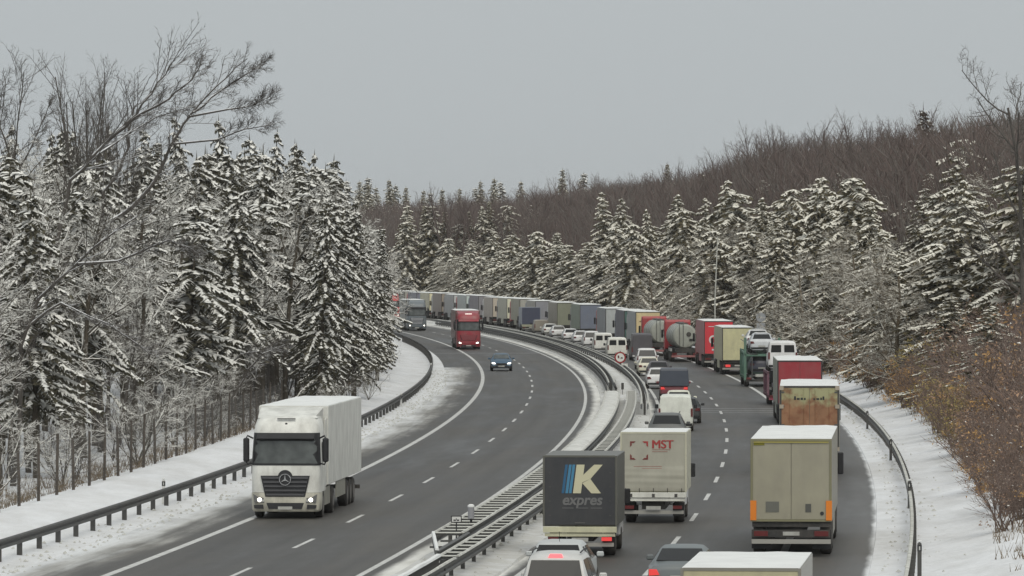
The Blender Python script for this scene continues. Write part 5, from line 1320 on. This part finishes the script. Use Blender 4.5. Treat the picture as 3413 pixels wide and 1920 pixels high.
p = W(3400, 800, 335); plant(bare(241, 21, P_OAK, BARK), p.x + .6, 335, 22.5 - gz(p.x, 335), 'big dark leafless tree cut off by the right edge', None, 'bare_tree', rz=1.0, wide=.9)
p = W(3085, 600, 640); plant(SPRB, p.x, 640, CAMH + (HORIZON - 345) / S(640) - gz(p.x, 640), 'brownish spruce top standing above the right hill skyline', None, wide=.62)
for k, (px, py, t) in enumerate(((3350, 800, 30), (3390, 560, 31), (3050, 760, 34), (3120, 620, 38), (3330, 980, 26), (3380, 880, 27), (3290, 780, 31), (3360, 1100, 25), (3405, 1000, 26.5), (3080, 860, 29), (3020, 830, 31), (3310, 1180, 24.5))):
    Y = solveY(px, t, lo=230); X = XL(Y) + t; h = CAMH + (HORIZON - py) / S(Y) - gz(X, Y)
    plant(BAREB[k % 2], X, Y, max(5, h), 'brown leafless tree %s' % ['over the right hand scrub', 'high at the right edge', 'in the brown gap', 'behind the brown gap', 'low beside the right edge', 'leaning on the right edge', 'right of the biggest spruce', 'lowest at the right edge', 'at the very right edge', 'low in the brown gap', 'left in the brown gap', 'above the lower right shrubs'][k], None, 'bare_tree')

# far wood: a mass of leafless trees on flat and rising ground
def far_wood(name, label, spots, m, seed, hgt, sky=True):
    """mass of leafless crowns: fine twigs fanning out through each crown's volume"""
    q = np.random.RandomState(seed); out = []
    for X, Y in spots:
        z0 = gz(X, Y); h = q.uniform(*hgt)
        if sky:
            px = 1706.5 + X * S(Y); h = min(h, CAMH + (HORIZON - np.interp(px, SKYX, SKYY) - 22 - q.uniform(0, 45)) / S(Y) - z0)
        if h < 5: continue
        n = 78; a = q.uniform(0, 6.283, n); el = q.beta(2, 1.3, n); rr = .17 * h * np.sqrt(q.rand(n)) * np.sin(np.pi * (.12 + .8 * el)) ** .7
        P = np.stack([X + np.cos(a) * rr, Y + np.sin(a) * rr, z0 + h * (.25 + .70 * el)], 1)
        tl = q.uniform(.25, 1.1, n); ln = h * q.uniform(.05, .13, n)
        D = np.stack([np.cos(a) * tl, np.sin(a) * tl, np.ones(n)], 1) * ln[:, None] + q.normal(0, .02 * h, (n, 3))
        wv = q.uniform(.02, .07, n)[:, None]; an = q.uniform(0, 3.14, n); sdv = np.stack([np.cos(an), np.zeros(n), np.sin(an)], 1)
        out.append(np.stack([P - sdv * wv, P + sdv * wv, P + D], 1))
        n2 = 14; j = q.randint(0, n, n2)
        B = np.stack([np.full(n2, X), np.full(n2, Y), z0 + h * q.uniform(.2, .55, n2)], 1)
        out.append(np.stack([B - [.06, 0, 0], B + [.06, 0, 0], P[j] + D[j]], 1))
        out.append(np.array([[[X - .15, Y, z0 - 1], [X + .15, Y, z0 - 1], [X + .05, Y, z0 + h * .8]]]))
    k_ = len(out) // 3; pick = q.rand(k_) < .25
    A_ = [t for i in range(k_) if not pick[i] for t in out[3 * i:3 * i + 3]]; B_ = [t for i in range(k_) if pick[i] for t in out[3 * i:3 * i + 3]]
    o = soup(name, [(np.concatenate(A_), m), (np.concatenate(B_), BARK_GREY)], None); stuff(o); o['label'] = label; o['category'] = 'wood'
    return o
q = np.random.RandomState(3); sp_ = []
for k in range(1500):
    px = q.uniform(1000, 2900); Y = q.uniform(980, 1500); sp_.append(((px - 1706.5) / S(Y), Y))
far_wood('far_wood', 'distant brown leafless wood closing the view beyond the bend', sp_, BARK_BROWN, 4, (15, 21))
sp_ = []
while len(sp_) < 2300:
    t = q.uniform(34, 130); Y = q.uniform(330, 1000); X = XL(Y) + t; px = 1706.5 + X * S(Y)
    if 1500 < px < 3600: sp_.append((X, Y))
far_wood('hillside_wood', 'reddish brown leafless wood covering the hill on the right', sp_, BARK_BROWN, 5, (12, 22))
sp_ = []
while len(sp_) < 500:
    t = q.uniform(-90, -34); Y = q.uniform(420, 1000); X = XL(Y) + t; px = 1706.5 + X * S(Y)
    if -100 < px < 1450: sp_.append((X, Y))
far_wood('forest_interior', 'shadowy mass of leafless stems inside the left forest', sp_, BARK, 6, (9, 13), False)
# dark conifers along the far skyline
FC = [(1160, 600), (1200, 600), (1225, 610), (1238, 590), (1270, 620), (1307, 595), (1323, 615), (1352, 620), (1395, 630), (1470, 625), (1530, 625), (1610, 600), (1640, 590), (1675, 605), (1740, 600), (1870, 560), (1940, 575), (2235, 540), (2330, 570), (1585, 625), (1425, 640)]
for k, (px, py) in enumerate(sorted(FC)):
    Y = 1230 + (k * 53) % 220; X = (px - 1706.5) / S(Y); h = CAMH + (HORIZON - py) / S(Y) - gz(X, Y)
    plant(SPRD[k % 2] if k % 3 else SPR[2], X, Y, h, 'dark pointed conifer on the far skyline, number %s from the left' % ['one', 'two', 'three', 'four', 'five', 'six', 'seven', 'eight', 'nine', 'ten', 'eleven', 'twelve', 'thirteen', 'fourteen', 'fifteen', 'sixteen', 'seventeen', 'eighteen', 'nineteen', 'twenty', 'twenty one'][k], 'dark conifers of the far skyline')
# snowy young trees at the far left bend
for k in range(26):
    px = 1120 + k * 12 + fr_.uniform(-8, 8); t = fr_.uniform(-24, -14.5); Y = solveY(px, t, lo=420); X = XL(Y) + t
    py = float(np.interp(px, [1100, 1200, 1300, 1420], [650, 690, 800, 860])); h = max(4, CAMH + (HORIZON - py) / S(Y) - gz(X, Y))
    plant(SPR[(k % 2) * 3 if k % 3 else 1], X, Y, h, '%s snowy spruce at the left forest tip %s the grey truck' % ('low' if h < 9 else 'medium' if h < 12 else 'tall', 'left of' if px < 1300 else 'behind'), 'spruces at the tip of the left forest')

for k in range(40):
    px = 1340 + k * 18 + fr_.uniform(-8, 8); t = fr_.uniform(21.5, 26); Y = solveY(px, t, lo=430); X = XL(Y) + t
    py = float(np.interp(px, [1300, 1600, 2000], [860, 850, 830])) + fr_.uniform(-25, 30); h = max(4, CAMH + (HORIZON - py) / S(Y) - gz(X, Y))
    plant((BARET + SPRR[2:5])[k % 5], X, Y, h, '%s frosted tree behind the far trailers, %s from the left' % ('leafless' if k % 5 < 2 else 'bushy evergreen', ordinal(k + 1)), 'frosted trees behind the far trailers', 'frosted_tree', wide=1.25)

for k in range(28):
    px = 2060 + k * 36 + fr_.uniform(-14, 14); t = fr_.uniform(22.6, 26.5); Y = solveY(px, t, lo=300); X = XL(Y) + t
    py = float(np.interp(px, [2000, 2400, 2800, 3100], [800, 770, 790, 850])) + fr_.uniform(-60, 90); h = max(4, CAMH + (HORIZON - py) / S(Y) - gz(X, Y))
    plant(BARET[k % 2] if k % 4 else SPRR[4], X, Y, h, '%s in front of the right side spruces, %s from the left' % ('frosted leafless tree' if k % 4 else 'loose snowy pine', ordinal(k + 1)), 'frosted trees in front of the right spruces', 'bare_tree', wide=1.2)

for k in range(48):
    px = 2380 + k * 22.5 + fr_.uniform(-12, 12); t = fr_.uniform(30, 46); Y = solveY(px, t, lo=290); X = XL(Y) + t
    py = float(np.interp(px, [2380, 2600, 2900, 3000, 3150, 3413], [640, 620, 610, 680, 560, 520])) + fr_.uniform(-45, 110); h = max(6, CAMH + (HORIZON - py) / S(Y) - gz(X, Y))
    plant((SPRR[(1, 3, 4, 0)[k % 4]] if k % 3 else BARET[k % 2]), X, Y, h, '%s climbing the right slope, %s from the left' % ('snowy spruce' if k % 3 else 'frosted leafless tree', ordinal(k + 1)), 'snowy trees climbing the right slope', 'slope_tree', wide=1.15)

for k in range(24):
    px = 1360 + k * 42 + fr_.uniform(-18, 18); t = fr_.uniform(48, 110); Y = min(980, solveY(px, t, lo=500)); X = (px - 1706.5) / S(Y)
    py = float(np.interp(px, [1300, 1700, 2000, 2400], [690, 700, 690, 600])) + fr_.uniform(-40, 60); h = max(7, CAMH + (HORIZON - py) / S(Y) - gz(X, Y))
    plant(SPRD[k % 2] if k % 2 else SPRR[k % 5], X, Y, h, 'lone conifer in the brown hill wood, %s from the left' % ordinal(k + 1), 'conifers scattered in the hill wood')

# --- brown and orange scrub on the right bank
L_R = L_O = L_G = L_P = None
def scrub(seed, cols, H=2.6):
    l = Limbs(seed); q = l.q
    for k in range(16):
        a = q.uniform(0, 6.283); sl = q.uniform(.05, .55)
        l.grow(Vector((q.uniform(-.3, .3), q.uniform(-.3, .3), -.1)), Vector((math.cos(a) * sl, math.sin(a) * sl, 1)), H * q.uniform(.6, 1), .022, 2, dict(n=(0, 0, 7, 4), start=(0, 0, .2, .15), ang=((20, 40), (20, 40), (20, 50), (20, 50)), len=(.5, .5, .4, .5), up=.03, wander=.18, rmin=.007))
    st = l.mesh('stems', mat('scrub_stem', (.16, .115, .095), rough=.9, var=.3))
    qq = np.random.RandomState(seed); gs = []
    for c, n in cols:
        big = .08 if c in (L_O, L_G) else .06
        cl = np.stack([qq.normal(0, .42 * H * .5, 14), qq.normal(0, .42 * H * .5, 14), H * qq.beta(2.2, 2.0, 14)], 1)
        P = cl[qq.randint(0, 14, n)] + np.clip(qq.normal(0, .15, (n, 3)), -.3, .3); P[:, 2] = np.abs(P[:, 2])
        a = qq.uniform(-big, big, (n, 3)); b = qq.uniform(-big, big, (n, 3)); gs.append((np.stack([P, P + a, P + b], 1), c))
    return dict(trunk=st, crown=soup('leaves', gs, False), H=H)
L_R = mat('leaf_russet', (.34, .215, .14), rough=.9, var=.35); L_O = mat('leaf_orange', (.46, .27, .10), rough=.9, var=.3); L_G = mat('leaf_olive', (.32, .25, .09), rough=.9, var=.3); L_P = mat('leaf_grey', (.26, .205, .165), rough=.9, var=.3)
SCR = [scrub(301, [(L_R, 300), (L_P, 160), (TSNOW, 8)]), scrub(302, [(L_O, 620), (L_R, 120), (TSNOW, 5)]), scrub(303, [(L_G, 520), (L_O, 180), (TSNOW, 5)]), scrub(304, [(L_P, 150), (L_R, 80), (TSNOW, 22)])]
names_ = ['russet', 'orange leaved', 'olive leaved', 'grey brown']
for k in range(230):
    t = 23.2 + abs(fr_.gauss(0, 3.4)) if k % 3 else fr_.uniform(23, 24.5); Y = fr_.uniform(176, 470) if k % 4 else fr_.uniform(230, 330); X = XL(Y) + t; px = 1706.5 + X * S(Y)
    if px > 3560: continue
    # orange leaves hold on in two clumps, elsewhere russet and grey
    kk = 1 if (2860 < px < 3120 and fr_.random() < .75) else 2 if (3080 < px < 3240 and fr_.random() < .6) else fr_.choice((0, 0, 3, 3, 0, 1) if px > 2750 else (0, 3))
    where = 'beyond the container lorry' if px < 2850 else 'below the brown gap' if px < 3050 else 'beside the right verge' if px < 3250 else 'at the lower right corner'
    plant(SCR[kk], X, Y, fr_.uniform(1.7, 3.2) * (1.7 if t > 25 else .95), '%s %s shrub %s' % (names_[kk], 'upslope' if t > 25 else 'front row', where), 'scrub on the right bank', 'shrub', 'shrub', wide=1.25)
# dry grass and twigs poking out of the snow along both edges
q = np.random.RandomState(12); T_ = []
def tuft(X, Y, z, h, n=7):
    a = q.uniform(0, 6.283, n); ln = h * q.uniform(.5, 1, n); P = np.stack([X + q.normal(0, .12, n), Y + q.normal(0, .12, n), np.full(n, z - .03)], 1)
    D = np.stack([np.cos(a) * .45 * ln, np.sin(a) * .45 * ln, ln], 1); wv = np.array([[.012, 0, 0]])
    T_.append(np.stack([P - wv, P + wv, P + D], 1))
for k in range(2600):
    Y = q.uniform(160, 480)
    if k % 2 and q.rand() > .35: continue
    t = (22.8 + abs(q.normal(0, 1.2)) if k % 2 else -12.9 - abs(q.normal(0, 1.8)))
    X = XL(Y) + t; tuft(X, Y, gz(X, Y), q.uniform(.2, .7 if k % 2 else .9))
o = soup('dry_grass', [(np.concatenate(T_), mat('dry_grass', (.17, .13, .085), rough=.9, var=.3))], None); stuff(o); o['label'] = 'dry grass and twigs poking through the snow along both verges'; o['category'] = 'grass'

# lumps of ploughed snow beside the carriageways
q = np.random.RandomState(19); T_ = []
for k in range(2400):
    Y = q.uniform(150, 480); side = q.rand()
    t = -6.4 - abs(q.normal(0, .9)) if side < .5 else 19.2 + abs(q.normal(0, 1.0)) if side < .75 else q.uniform(4.7, 7.8)
    X = XL(Y) + t; c = np.array([X, Y, max(0.0, gz(X, Y)) + .01]); r_ = q.uniform(.02, .085)
    pts = [c + np.array(d) * r_ * q.uniform(.7, 1.3) for d in ((1, 0, 0), (0, 1.3, 0), (-1, 0, 0), (0, -1.3, 0))]; top = c + np.array([0, 0, r_ * q.uniform(.6, 1.1)])
    for i in range(4): T_.append([top, pts[i], pts[(i + 1) % 4]])
o = soup('snow_clods', [(np.array(T_), SNOWB)], None); stuff(o); o['label'] = 'small clods of ploughed snow scattered along the road edges'; o['category'] = 'snow'

# ------------------------------------------------------------------ thin winter haze
hz = MB().box(-7000, 6000, -3200, 8200, -4, 70).build('haze', [], fix=True); stuff(hz); hz['label'] = 'thin winter haze over the whole valley'; hz['category'] = 'haze'
hm = bpy.data.materials.new('haze_air'); hm.use_nodes = True; hn = hm.node_tree; hn.nodes.clear()
pv = hn.nodes.new('ShaderNodeVolumePrincipled'); pv.inputs['Color'].default_value = (1, 1, 1, 1); pv.inputs['Density'].default_value = .00007; pv.inputs['Anisotropy'].default_value = .2
ho = hn.nodes.new('ShaderNodeOutputMaterial'); hn.links.new(pv.outputs[0], ho.inputs['Volume'])
hz.data.materials.append(hm)

# ------------------------------------------------------------------ labels: where several look-alikes would share one, count them from the left
by = {}
for o in sc.objects:
    if o.parent is None and o.get('label') and o.get('kind') is None: by.setdefault(o['label'], []).append(o)
for lab, os_ in by.items():
    if len(os_) < 2 or len(os_) > 85: continue
    os_.sort(key=lambda o: o.location.x / max(1, o.location.y))
    for k, o in enumerate(os_): o['label'] = lab.replace(', left forest', '') + ', ' + ordinal(k + 1) + ' from left'
